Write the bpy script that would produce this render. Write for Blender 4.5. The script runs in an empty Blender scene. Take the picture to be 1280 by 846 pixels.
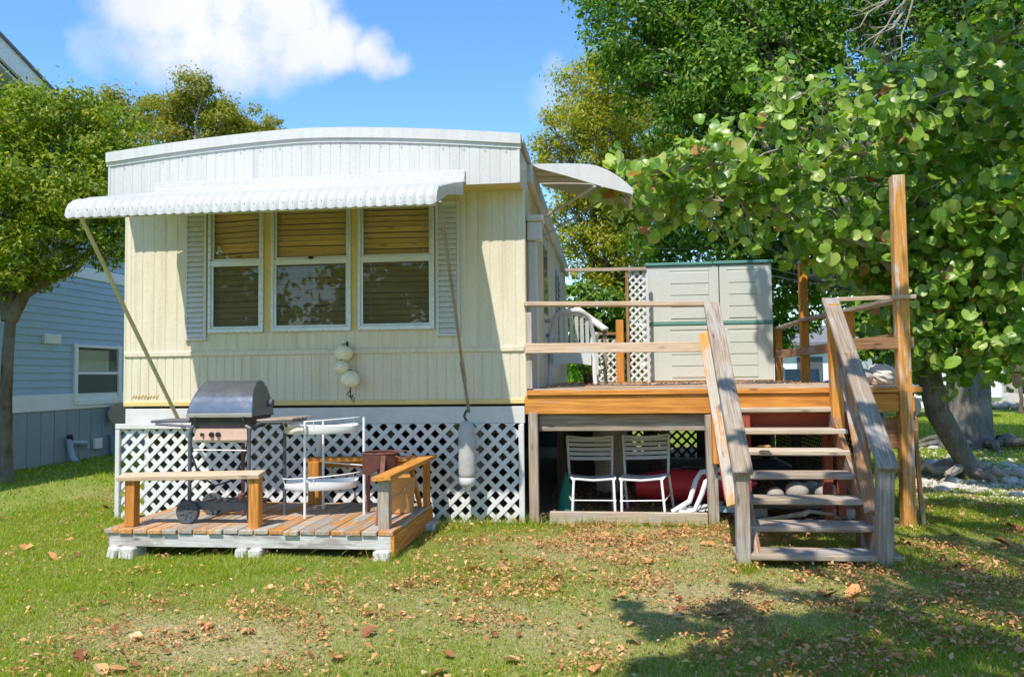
import bpy, math, random
import numpy as np
from mathutils import Vector, Matrix
random.seed(7)
SC = bpy.context.scene
COL = SC.collection
V = Vector

# ------------------------------------------------------------------ camera
CAM_Z = 1.329
FPX = 995.0
_th, _p, _r = math.radians(6.71), math.radians(2.70), math.radians(0.67)
_f = V((-math.sin(_th)*math.cos(_p), math.cos(_th)*math.cos(_p), math.sin(_p)))
_rt = V((math.cos(_th), math.sin(_th), 0)); _up = _rt.cross(_f)
_rt, _up = _rt*math.cos(_r)-_up*math.sin(_r), _rt*math.sin(_r)+_up*math.cos(_r)
cd = bpy.data.cameras.new('camera'); cam = bpy.data.objects.new('camera', cd); COL.objects.link(cam)
cd.sensor_fit = 'HORIZONTAL'; cd.sensor_width = 36; cd.lens = FPX/1280*36
cd.clip_start = 0.05; cd.clip_end = 3000
M3 = Matrix((_rt, _up, -_f)).transposed()
cam.matrix_world = Matrix.Translation((0, 0, CAM_Z)) @ M3.to_4x4()
SC.camera = cam
def ray(u, v): return _rt*((u-640)/FPX)-_up*((v-423)/FPX)+_f
def PY(u, v, y):
    d = ray(u, v); return V((0, 0, CAM_Z))+d*(y/d.y)
def PX(u, v, x):
    d = ray(u, v); return V((0, 0, CAM_Z))+d*(x/d.x)
def PZ(u, v, z):
    d = ray(u, v); return V((0, 0, CAM_Z))+d*((z-CAM_Z)/d.z)
def pix(P):
    q = V(P)-V((0, 0, CAM_Z)); k = q.dot(_f)
    if k < .1: return (-9999, -9999, k)
    return (640+FPX*q.dot(_rt)/k, 423-FPX*q.dot(_up)/k, k)

# ------------------------------------------------------------------ light
SUN = V((0.333, 1.0, -1.6)).normalized()
ELEV = math.asin(-SUN.z); AZ = math.atan2(-SUN.x, -SUN.y)
sl = bpy.data.lights.new('sun', 'SUN'); so = bpy.data.objects.new('sun', sl); COL.objects.link(so)
sl.energy = 4.5; sl.angle = math.radians(0.53); sl.color = (1.0, 0.945, 0.85)
so.rotation_euler = SUN.to_track_quat('-Z', 'Y').to_euler(); so.location = (-10, -20, 40)
W = bpy.data.worlds.new('World'); SC.world = W; W.use_nodes = True
wn, wl = W.node_tree.nodes, W.node_tree.links
wn.clear()
wo = wn.new('ShaderNodeOutputWorld'); bg = wn.new('ShaderNodeBackground'); bg.inputs[1].default_value = 0.15
sky = wn.new('ShaderNodeTexSky'); sky.sky_type = 'NISHITA'; sky.sun_disc = False
sky.sun_elevation = ELEV; sky.sun_rotation = AZ % (2*math.pi)
sky.air_density = 1.0; sky.dust_density = 0.15; sky.ozone_density = 3.0
tc = wn.new('ShaderNodeTexCoord')
def wmath(op, a, b=None, c=None):
    n = wn.new('ShaderNodeMath'); n.operation = op
    for i, x in enumerate((a, b, c)):
        if x is None: continue
        if isinstance(x, (int, float)): n.inputs[i].default_value = x
        else: wl.new(x, n.inputs[i])
    return n.outputs[0]
nz = wn.new('ShaderNodeTexNoise'); nz.inputs['Scale'].default_value = 7; nz.inputs['Detail'].default_value = 7; nz.inputs['Roughness'].default_value = .55
wl.new(tc.outputs['Generated'], nz.inputs['Vector'])
vs = wn.new('ShaderNodeVectorMath'); vs.operation = 'MULTIPLY_ADD'
wl.new(nz.outputs['Color'], vs.inputs[0]); vs.inputs[1].default_value = (.14, .14, .14)
vo = wn.new('ShaderNodeVectorMath'); vo.operation = 'SUBTRACT'; wl.new(tc.outputs['Generated'], vo.inputs[0]); vo.inputs[1].default_value = (.07, .07, .07)
wl.new(vo.outputs[0], vs.inputs[2])
acc = None
for (u, v, r, a) in [(185, 5, 80, .9), (250, 15, 85, .95), (300, 35, 85, 1), (360, 42, 80, 1), (420, 55, 55, .95), (470, 62, 42, .9), (350, 0, 80, .95),
                     (270, -20, 120, 1), (690, 128, 55, .36), (105, 40, 50, .35), (560, -260, 220, .8), (-500, 100, 260, .8), (1500, 60, 260, .8), (2500, 0, 300, .8)]:
    d = ray(u, v).normalized()
    dn = wn.new('ShaderNodeVectorMath'); dn.operation = 'DISTANCE'; wl.new(vs.outputs[0], dn.inputs[0]); dn.inputs[1].default_value = d
    mr = wn.new('ShaderNodeMapRange'); mr.interpolation_type = 'SMOOTHSTEP'
    mr.inputs['From Min'].default_value = r/FPX*1.15; mr.inputs['From Max'].default_value = r/FPX*.25; mr.inputs['To Min'].default_value = 0; mr.inputs['To Max'].default_value = a
    wl.new(dn.outputs['Value'], mr.inputs['Value'])
    acc = mr.outputs[0] if acc is None else wmath('MAXIMUM', acc, mr.outputs[0])
n2 = wn.new('ShaderNodeTexNoise'); n2.inputs['Scale'].default_value = 15; n2.inputs['Detail'].default_value = 10; n2.inputs['Roughness'].default_value = .62
wl.new(tc.outputs['Generated'], n2.inputs['Vector'])
cm = wmath('MULTIPLY', acc, wmath('MULTIPLY_ADD', n2.outputs['Fac'], 1.9, .02)); cm = wmath('MULTIPLY', wmath('SUBTRACT', cm, .14), 1.4); cm = wmath('MAXIMUM', wmath('MINIMUM', cm, .97), 0)
hs = wn.new('ShaderNodeHueSaturation'); hs.inputs['Saturation'].default_value = 1.2; hs.inputs['Value'].default_value = 1.45
wl.new(sky.outputs[0], hs.inputs['Color'])
mx = wn.new('ShaderNodeMix'); mx.data_type = 'RGBA'
wl.new(cm, mx.inputs['Factor']); wl.new(hs.outputs[0], mx.inputs[6])
n3 = wn.new('ShaderNodeTexNoise'); n3.inputs['Scale'].default_value = 5; n3.inputs['Detail'].default_value = 6; wl.new(vs.outputs[0], n3.inputs['Vector'])
cr = wn.new('ShaderNodeValToRGB'); cr.color_ramp.elements[0].position = .38; cr.color_ramp.elements[0].color = (.76, .80, .87, 1); cr.color_ramp.elements[1].position = .6; cr.color_ramp.elements[1].color = (.93, .95, .98, 1)
wl.new(n3.outputs['Fac'], cr.inputs[0])
cs = wn.new('ShaderNodeVectorMath'); cs.operation = 'SCALE'; wl.new(cr.outputs[0], cs.inputs[0]); cs.inputs['Scale'].default_value = 5.7; wl.new(cs.outputs[0], mx.inputs[7])
wl.new(mx.outputs[2], bg.inputs[0]); wl.new(bg.outputs[0], wo.inputs[0])
SC.view_settings.view_transform = 'Standard'; SC.view_settings.look = 'None'
SC.view_settings.gamma = 1; SC.view_settings.exposure = 0.38; SC.view_settings.use_curve_mapping = False
SC.cycles.max_bounces = 8; SC.cycles.transparent_max_bounces = 12

# ------------------------------------------------------------------ materials
class NT:
    def __init__(s, name):
        s.m = bpy.data.materials.new(name); s.m.use_nodes = True
        s.n, s.l = s.m.node_tree.nodes, s.m.node_tree.links
        s.b = s.n['Principled BSDF']; s.out = s.n['Material Output']
    def new(s, t, **k):
        n = s.n.new(t)
        for a, x in k.items(): setattr(n, a, x)
        return n
    def put(s, inp, x):
        if isinstance(x, (int, float, tuple)): inp.default_value = x
        else: s.l.new(x, inp)
    def math(s, op, a, b=0.0, clamp=False):
        n = s.new('ShaderNodeMath', operation=op, use_clamp=clamp); s.put(n.inputs[0], a); s.put(n.inputs[1], b); return n.outputs[0]
    def coords(s, scale=(1, 1, 1), rnd=True):
        tc = s.new('ShaderNodeTexCoord'); mp = s.new('ShaderNodeMapping'); mp.inputs['Scale'].default_value = scale
        if rnd:
            oi = s.new('ShaderNodeObjectInfo'); cx = s.new('ShaderNodeCombineXYZ')
            for i, k in enumerate((31.0, 17.0, 23.0)): s.l.new(s.math('MULTIPLY', oi.outputs['Random'], k), cx.inputs[i])
            ad = s.new('ShaderNodeVectorMath', operation='ADD'); s.l.new(tc.outputs['Object'], ad.inputs[0]); s.l.new(cx.outputs[0], ad.inputs[1])
            s.l.new(ad.outputs[0], mp.inputs[0])
        else: s.l.new(tc.outputs['Object'], mp.inputs[0])
        return mp.outputs[0]
    def noise(s, vec, scale, detail=5, rough=.55):
        n = s.new('ShaderNodeTexNoise'); s.put(n.inputs['Scale'], scale); s.put(n.inputs['Detail'], detail); s.put(n.inputs['Roughness'], rough); s.l.new(vec, n.inputs['Vector']); return n.outputs['Fac']
    def ramp(s, fac, stops):
        r = s.new('ShaderNodeValToRGB'); e = r.color_ramp.elements
        while len(e) < len(stops): e.new(.5)
        for el, (p, c) in zip(e, stops):
            el.position = p; el.color = (c if isinstance(c, tuple) else (c, c, c))[:3]+(1,)
        s.l.new(fac, r.inputs[0]); return r.outputs[0]
    def mix(s, fac, a, b, mode='MIX'):
        n = s.new('ShaderNodeMix', data_type='RGBA', blend_type=mode)
        s.put(n.inputs['Factor'], fac)
        for i, x in ((6, a), (7, b)):
            if isinstance(x, tuple): n.inputs[i].default_value = x[:3]+(1,)
            else: s.l.new(x, n.inputs[i])
        return n.outputs[2]
    def bump(s, h, strength, dist=.01):
        b = s.new('ShaderNodeBump'); b.inputs['Strength'].default_value = strength; b.inputs['Distance'].default_value = dist
        s.l.new(h, b.inputs['Height']); s.l.new(b.outputs[0], s.b.inputs['Normal'])
    def vary(s, col, amt):
        oi = s.new('ShaderNodeObjectInfo'); h = s.new('ShaderNodeHueSaturation')
        s.l.new(s.math('MULTIPLY_ADD', oi.outputs['Random'], 2*amt), h.inputs['Value']); h.inputs['Value'].links[0].from_node.inputs[2].default_value = 1-amt
        s.l.new(col, h.inputs['Color']); return h.outputs[0]
    def fin(s, col, rough=.6, metal=0., spec=.4):
        s.put(s.b.inputs['Base Color'], col); s.put(s.b.inputs['Roughness'], rough); s.b.inputs['Metallic'].default_value = metal
        s.b.inputs['Specular IOR Level'].default_value = spec
        return s.m

def paint(name, c, dirt=(.25, .22, .17), dirtamt=.35, rough=.5, scale=3., metal=0., streak=True, bump=.05):
    t = NT(name)
    v1 = t.coords((1, 1, .35 if streak else 1)); n1 = t.noise(v1, scale, 7, .65); v2 = t.coords((1, 1, 1)); n2 = t.noise(v2, scale*14, 4)
    k = t.ramp(n1, [(.42, 0.), (.78, dirtamt)])
    k2 = t.ramp(n2, [(.3, .94), (.7, 1.05)])
    col = t.mix(k, c, dirt); col = t.mix(1.0, col, k2, 'MULTIPLY')
    rr = t.math('MULTIPLY_ADD', n1, .25); rr.node.inputs[2].default_value = rough-.12
    if bump: t.bump(n2, bump, .004)
    return t.fin(col, rr, metal)

def aged_metal(name, c, streak, rust, samt=.5, ramt=.5, rough=.5):
    t = NT(name); a = t.noise(t.coords((9, 9, .5)), 1.6, 7, .7); b = t.noise(t.coords(), 1.3, 6, .6); d = t.noise(t.coords((1, 1, .25)), 9, 5, .7); f = t.noise(t.coords(), 45, 4)
    col = t.mix(t.ramp(b, [(.4, 0.), (.75, .5)]), c, tuple(min(1, x*1.13+.02) for x in c))
    col = t.mix(t.ramp(a, [(.48, 0.), (.74, samt)]), col, streak)
    col = t.mix(t.ramp(d, [(.66, 0.), (.76, ramt)]), col, rust)
    col = t.mix(1., col, t.ramp(f, [(.3, .93), (.7, 1.05)]), 'MULTIPLY')
    w = t.noise(t.coords((1, 1, .6)), 2.2, 2); t.bump(t.math('ADD', t.math('MULTIPLY', w, 2.0), t.math('MULTIPLY', f, .08)), .22, .012)
    return t.fin(col, rough, 0, .35)
def wood(name, fresh, fresh2, grey, wear, rough=.75, wearscale=2.2, bump=.35, knots=True):
    """stained wood with grain along local X, worn to grey in patches"""
    t = NT(name)
    g = t.coords((1.3, 26, 26)); g1 = t.noise(g, 2.2, 6, .6); g2 = t.noise(t.coords((3, 90, 90)), 2., 3)
    w1 = t.noise(t.coords((1, 2.2, 2.2)), wearscale, 6, .65)
    base = t.ramp(g1, [(.3, fresh2), (.62, fresh)])
    gr = t.ramp(g1, [(.3, tuple(x*.72 for x in grey)), (.65, grey)])
    wm = t.math('ADD', w1, t.math('MULTIPLY', t.math('SUBTRACT', g1, .5), .55))
    m = t.ramp(wm, [(max(0, .74-wear*.5), 0.), (min(1, .86-wear*.5), 1.)])
    col = t.mix(m, base, gr)
    col = t.mix(1., col, t.ramp(g2, [(.25, .72), (.55, 1.05)]), 'MULTIPLY')
    if knots:
        kn = t.new('ShaderNodeTexVoronoi'); t.l.new(t.coords((2.4, 9, 9)), kn.inputs['Vector']); kn.inputs['Scale'].default_value = 1.
        kk = t.ramp(kn.outputs['Distance'], [(.05, .45), (.13, 1.)]); col = t.mix(1., col, kk, 'MULTIPLY')
    col = t.vary(col, .16)
    t.bump(t.math('ADD', g1, t.math('MULTIPLY', g2, .6)), bump, .006)
    return t.fin(col, rough, 0, .25)

def leafmat(name, stops, trans=.35, rough=.45, spec=.28, veins=False):
    t = NT(name)
    ge = t.new('ShaderNodeNewGeometry'); oi = t.new('ShaderNodeObjectInfo')
    f = t.math('FRACT', t.math('ADD', ge.outputs['Random Per Island'], t.math('MULTIPLY', oi.outputs['Random'], 7.31)))
    col = t.ramp(f, stops)
    if veins:
        uv = t.new('ShaderNodeUVMap'); sp = t.new('ShaderNodeSeparateXYZ'); t.l.new(uv.outputs[0], sp.inputs[0]); ay = t.math('ABSOLUTE', sp.outputs[1])
        sv = t.math('ABSOLUTE', t.math('SINE', t.math('MULTIPLY', t.math('SUBTRACT', sp.outputs[0], t.math('MULTIPLY', ay, .7)), 9.0)))
        vein = t.math('MAXIMUM', t.math('LESS_THAN', ay, .035), t.math('MULTIPLY', t.math('LESS_THAN', sv, .14), .55))
        bl = t.noise(uv.outputs[0], 2.5, 4); col = t.mix(t.ramp(bl, [(.45, 0.), (.75, .45)]), col, (.30, .30, .09))
        col = t.mix(t.math('MULTIPLY', vein, .6), col, (.48, .50, .22))
    t.put(t.b.inputs['Base Color'], col); t.b.inputs['Roughness'].default_value = rough; t.b.inputs['Specular IOR Level'].default_value = spec
    tr = t.new('ShaderNodeBsdfTranslucent'); hs = t.new('ShaderNodeHueSaturation'); hs.inputs['Value'].default_value = 1.5; hs.inputs['Saturation'].default_value = 1.1
    t.l.new(col, hs.inputs['Color']); t.l.new(hs.outputs[0], tr.inputs[0])
    ms = t.new('ShaderNodeMixShader'); ms.inputs[0].default_value = trans
    t.l.new(t.b.outputs[0], ms.inputs[1]); t.l.new(tr.outputs[0], ms.inputs[2]); t.l.new(ms.outputs[0], t.out.inputs[0])
    return t.m

def barkmat(name, c1, c2, stretch=(6, 6, 1.2)):
    t = NT(name); n = t.noise(t.coords(stretch), 3, 7, .7); n2 = t.noise(t.coords(), 2.5, 4)
    col = t.ramp(n, [(.3, c1), (.68, c2)]); col = t.mix(t.ramp(n2, [(.45, 0.), (.7, .5)]), col, (.30, .29, .25))
    t.bump(n, .9, .03); return t.fin(col, .9, 0, .2)

MT = {}
MT['cream'] = aged_metal('cream_siding', (.66, .59, .45), (.42, .33, .17), (.33, .19, .08), .5, .45)
MT['cream_flat'] = paint('cream_trim', (.70, .53, .22), (.5, .36, .14), .5, .55, 2)
MT['awning_metal'] = aged_metal('awning_metal', (.50, .495, .485), (.36, .35, .33), (.30, .24, .18), .55, .35)  # white metal darkened in colour to offset the strong sun on the pans
MT['white_metal'] = aged_metal('white_enamel_metal', (.58, .565, .545), (.40, .39, .37), (.36, .27, .2), .45, .3, .42)
MT['white_wood'] = paint('white_painted_wood', (.62, .61, .59), (.42, .40, .36), .55, .65, 4, bump=.25)
MT['lath'] = paint('white_lath', (.68, .67, .65), (.5, .48, .42), .4, .6, 5, streak=False)
MT['alu'] = paint('window_aluminium', (.62, .66, .68), (.4, .42, .42), .4, .38, 5, .35)
MT['beige_metal'] = paint('beige_metal', (.62, .60, .53), (.4, .36, .3), .3, .5, 2)
MT['orange'] = wood('orange_stained_wood', (.62, .27, .055), (.36, .13, .025), (.36, .30, .25), .18)
MT['orange_worn'] = wood('worn_orange_wood', (.60, .28, .07), (.38, .15, .035), (.42, .37, .31), .66)
MT['grey_wood'] = wood('weathered_grey_wood', (.41, .32, .235), (.22, .165, .12), (.43, .385, .34), .5)
MT['post_wood'] = wood('bleached_orange_post', (.62, .29, .07), (.42, .18, .05), (.60, .54, .47), .42)
MT['dirty_white'] = wood('peeling_white_board', (.62, .60, .57), (.44, .42, .39), (.36, .33, .30), .45)
MT['pale_wood'] = wood('pale_bare_wood', (.60, .44, .30), (.44, .31, .21), (.52, .45, .38), .3)
MT['brown_wood'] = wood('brown_stained_wood', (.40, .21, .10), (.22, .10, .045), (.40, .34, .30), .45)
MT['red_wood'] = wood('red_stained_wood', (.34, .075, .04), (.22, .045, .025), (.30, .16, .12), .2)
MT['dark_wood'] = wood('dark_brown_wood', (.13, .10, .06), (.07, .055, .035), (.16, .14, .11), .4)  # very dark brown, for joists, beams and other framing
MT['sill_wood'] = wood('sun_bleached_plank', (.58, .47, .35), (.42, .33, .24), (.55, .5, .43), .45)
MT['white_plastic'] = paint('white_plastic', (.66, .66, .65), (.5, .5, .47), .2, .35, 4, streak=False)
MT['white_tube'] = paint('white_powder_coat', (.78, .78, .77), (.5, .42, .34), .2, .4, 9, streak=False)
MT['buoy'] = paint('yellowed_foam', (.82, .77, .55), (.45, .38, .2), .5, .8, 8, streak=False, bump=.5)
MT['fender'] = paint('grey_foam', (.46, .45, .43), (.28, .27, .25), .5, .85, 14, streak=False, bump=.6)
MT['black'] = paint('black_enamel', (.025, .027, .032), (.09, .085, .08), .5, .35, 6, streak=False)
MT['hood'] = paint('black_grill_hood', (.19, .205, .23), (.34, .33, .33), .5, .2, 9, .6, streak=False)
MT['steel'] = paint('dull_steel', (.48, .46, .44), (.25, .2, .16), .5, .4, 8, .8, streak=False)
MT['darksteel'] = paint('dark_grey_steel', (.11, .12, .14), (.2, .14, .1), .4, .5, 8, .3, streak=False)
MT['panel'] = paint('faded_copper_panel', (.55, .36, .27), (.3, .2, .15), .5, .5, 8, streak=False)
MT['rust'] = paint('rusty_iron', (.24, .10, .075), (.10, .045, .03), .9, .85, 9, streak=False, bump=.5)
MT['rubber'] = paint('grey_rubber', (.07, .08, .09), (.16, .15, .14), .5, .75, 9, streak=False)
MT['concrete'] = paint('concrete', (.62, .60, .57), (.35, .33, .3), .5, .9, 9, streak=False, bump=.6)
MT['coral'] = paint('bleached_coral', (.55, .52, .47), (.35, .32, .28), .6, .9, 11, streak=False, bump=.9)
MT['stone'] = paint('grey_stone', (.40, .37, .33), (.2, .18, .15), .7, .9, 9, streak=False, bump=.9)
MT['tan'] = paint('tan_plastic', (.60, .30, .10), (.4, .2, .06), .4, .6, 6, streak=False)
MT['red'] = paint('red_plastic', (.78, .05, .065), (.35, .03, .03), .4, .45, 4, streak=False)
MT['green_net'] = paint('green_netting', (.02, .22, .16), (.02, .12, .09), .4, .7, 9, streak=False)
MT['shed'] = paint('sage_resin', (.55, .56, .50), (.45, .45, .36), .3, .5, 3)
MT['shed_green'] = paint('green_resin', (.10, .26, .22), (.08, .18, .15), .3, .5, 3)
MT['blue'] = paint('blue_vinyl', (.34, .48, .60), (.28, .38, .46), .4, .55, 1.5)
MT['bluegrey'] = paint('blue_grey_board', (.27, .34, .39), (.2, .24, .26), .4, .65, 2)
MT['frost_white'] = paint('white_vinyl', (.78, .80, .82), (.6, .6, .6), .3, .5, 2)
MT['asphalt_roof'] = paint('grey_shingle', (.20, .20, .21), (.12, .12, .12), .6, .9, 12, streak=False, bump=.7)
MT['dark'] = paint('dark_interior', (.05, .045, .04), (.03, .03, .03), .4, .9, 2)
MT['soil'] = paint('dry_soil', (.20, .15, .10), (.10, .075, .05), .8, .95, 6, streak=False, bump=.8)
MT['curtain'] = paint('curtain_cloth', (.66, .62, .52), (.5, .45, .36), .4, .9, 6)
MT['blind'] = wood('bamboo_blind', (.95, .58, .20), (.85, .44, .13), (.85, .65, .35), .2, .6)
MT['rope'] = paint('dark_rope', (.09, .07, .05), (.05, .04, .03), .5, .9, 30, streak=False)
MT['pole'] = paint('tarnished_pole', (.34, .31, .26), (.2, .14, .09), .6, .5, 5, .4, streak=False)
MT['palebrass'] = paint('pale_pole', (.62, .54, .32), (.4, .33, .2), .5, .5, 5, .2, streak=False)
MT['yellow'] = paint('yellow_paint', (.75, .42, .02), (.4, .2, .02), .4, .5, 5, streak=False)
MT['orange_paint'] = paint('orange_paint', (.65, .20, .03), (.3, .1, .02), .4, .5, 5, streak=False)
MT['blue_hull'] = paint('blue_plastic', (.06, .22, .46), (.04, .14, .3), .4, .45, 5, streak=False)
MT['bark'] = barkmat('grey_bark', (.07, .06, .05), (.23, .21, .18))
MT['bark_dark'] = barkmat('brown_bark', (.055, .04, .028), (.18, .14, .10))
MT['bark_pale'] = barkmat('pale_twig_bark', (.26, .22, .17), (.46, .41, .33))
MT['drift'] = barkmat('driftwood_grey', (.42, .36, .29), (.70, .64, .56))
MT['leaf_left'] = leafmat('yellow_green_leaves', [(0, (.08, .16, .010)), (.45, (.18, .27, .018)), (.8, (.33, .38, .035)), (1, (.48, .42, .06))], .42)
MT['leaf_bg'] = leafmat('olive_leaves', [(0, (.13, .18, .016)), (.5, (.25, .28, .026)), (1, (.42, .31, .05))], .45)
MT['leaf_yellow'] = leafmat('golden_leaves', [(0, (.17, .23, .014)), (.5, (.34, .36, .026)), (1, (.50, .41, .045))], .45)
MT['leaf_deep'] = leafmat('deep_green_leaves', [(0, (.035, .10, .008)), (.5, (.085, .20, .014)), (.85, (.20, .32, .03)), (1, (.36, .44, .06))], .4)
MT['leaf_shrub'] = leafmat('mid_green_leaves', [(0, (.05, .13, .010)), (.6, (.12, .23, .02)), (1, (.24, .32, .04))], .4)
MT['leaf_grape'] = leafmat('sea_grape_leaves', [(0, (.06, .17, .010)), (.27, (.13, .285, .018)), (.57, (.235, .40, .035)), (.85, (.38, .51, .09)), (.96, (.50, .56, .17)), (.97, (.42, .44, .09)), (.98, (.46, .17, .05)), (1, (.40, .14, .05))], .38, .34, .5, veins=True)
MT['leaf_dead'] = leafmat('dead_leaves', [(0, (.34, .14, .06)), (.35, (.52, .25, .10)), (.75, (.64, .34, .14)), (.92, (.70, .46, .22)), (1, (.22, .09, .04))], .15, .7, .2)
MT['leaf_orange'] = leafmat('orange_dead_leaves', [(0, (.58, .25, .08)), (.6, (.66, .36, .15)), (1, (.50, .19, .07))], .15, .7, .2)
MT['leaf_tan'] = leafmat('tan_dead_leaves', [(0, (.70, .52, .28)), (.6, (.64, .42, .18)), (1, (.55, .33, .13))], .15, .7, .2)
MT['leaf_brown'] = leafmat('brown_dead_leaves', [(0, (.22, .085, .04)), (.6, (.30, .12, .05)), (1, (.15, .06, .03))], .1, .7, .2)
MT['grass'] = leafmat('grass_blades', [(0, (.15, .27, .012)), (.45, (.27, .38, .02)), (.75, (.42, .45, .045)), (.9, (.58, .51, .19)), (1, (.60, .49, .27))], .5, .7, .08)
MT['grass_dry'] = leafmat('dry_grass_blades', [(0, (.32, .33, .09)), (.4, (.50, .44, .2)), (1, (.64, .54, .34))], .4, .8, .08)
def glassmat(name, tint, refl=.03, clear=.8):
    t = NT(name); tr = t.new('ShaderNodeBsdfTransparent'); tr.inputs[0].default_value = tint+(1,)
    gl = t.new('ShaderNodeBsdfGlossy'); gl.inputs['Roughness'].default_value = .015; gl.inputs['Color'].default_value = (.95, .97, 1, 1)
    lw = t.new('ShaderNodeLayerWeight'); lw.inputs[0].default_value = .5; fr = t.math('MULTIPLY_ADD', t.math('POWER', lw.outputs['Facing'], 5.0), .9); fr.node.inputs[2].default_value = .035+refl
    w = t.noise(t.coords((1, 1, 1)), 2.3, 2); bp = t.new('ShaderNodeBump'); bp.inputs['Strength'].default_value = .035; bp.inputs['Distance'].default_value = .02
    t.l.new(w, bp.inputs['Height']); t.l.new(bp.outputs[0], gl.inputs['Normal'])
    ms = t.new('ShaderNodeMixShader'); t.l.new(fr, ms.inputs[0])
    t.l.new(tr.outputs[0], ms.inputs[1]); t.l.new(gl.outputs[0], ms.inputs[2]); t.l.new(ms.outputs[0], t.out.inputs[0])
    return t.m
def screenmat(name):
    g = glassmat(name, (.66, .68, .60), .0); nt = g.node_tree; o = nt.nodes['Material Output']; src = o.inputs[0].links[0].from_socket
    df = nt.nodes.new('ShaderNodeBsdfDiffuse'); df.inputs[0].default_value = (.30, .31, .29, 1); ms = nt.nodes.new('ShaderNodeMixShader'); ms.inputs[0].default_value = .13
    nt.links.new(src, ms.inputs[1]); nt.links.new(df.outputs[0], ms.inputs[2]); nt.links.new(ms.outputs[0], o.inputs[0]); return g
MT['glass'] = glassmat('window_glass', (.88, .9, .86))
MT['glass_screen'] = screenmat('screened_window_glass')

# ------------------------------------------------------------------ mesh helpers
WL = {}                      # world location of parent empties
def wloc(o): return WL.get(o.name, V((0, 0, 0))) if o is not None else V((0, 0, 0))
def tag(o, label=None, cat=None, group=None, kind=None):
    if label: o['label'] = label
    if cat: o['category'] = cat
    if group: o['group'] = group
    if kind: o['kind'] = kind
    return o
def thing(name, label, cat, loc=(0, 0, 0), group=None):
    o = bpy.data.objects.new(name, None); COL.objects.link(o); o.location = loc; o.empty_display_size = .1
    WL[o.name] = V(loc); return tag(o, label, cat, group)
def link(name, me, parent=None, loc=None, mat=None, rot=None):
    o = bpy.data.objects.new(name, me); COL.objects.link(o)
    if mat is not None and len(me.materials) == 0: me.materials.append(mat)
    l = V((0, 0, 0)) if loc is None else V(loc)
    if parent is not None: o.parent = parent; o.location = l-wloc(parent)
    else: o.location = l
    if rot is not None: o.rotation_mode = 'XYZ'; o.rotation_euler = rot
    WL[o.name] = l
    return o
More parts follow.
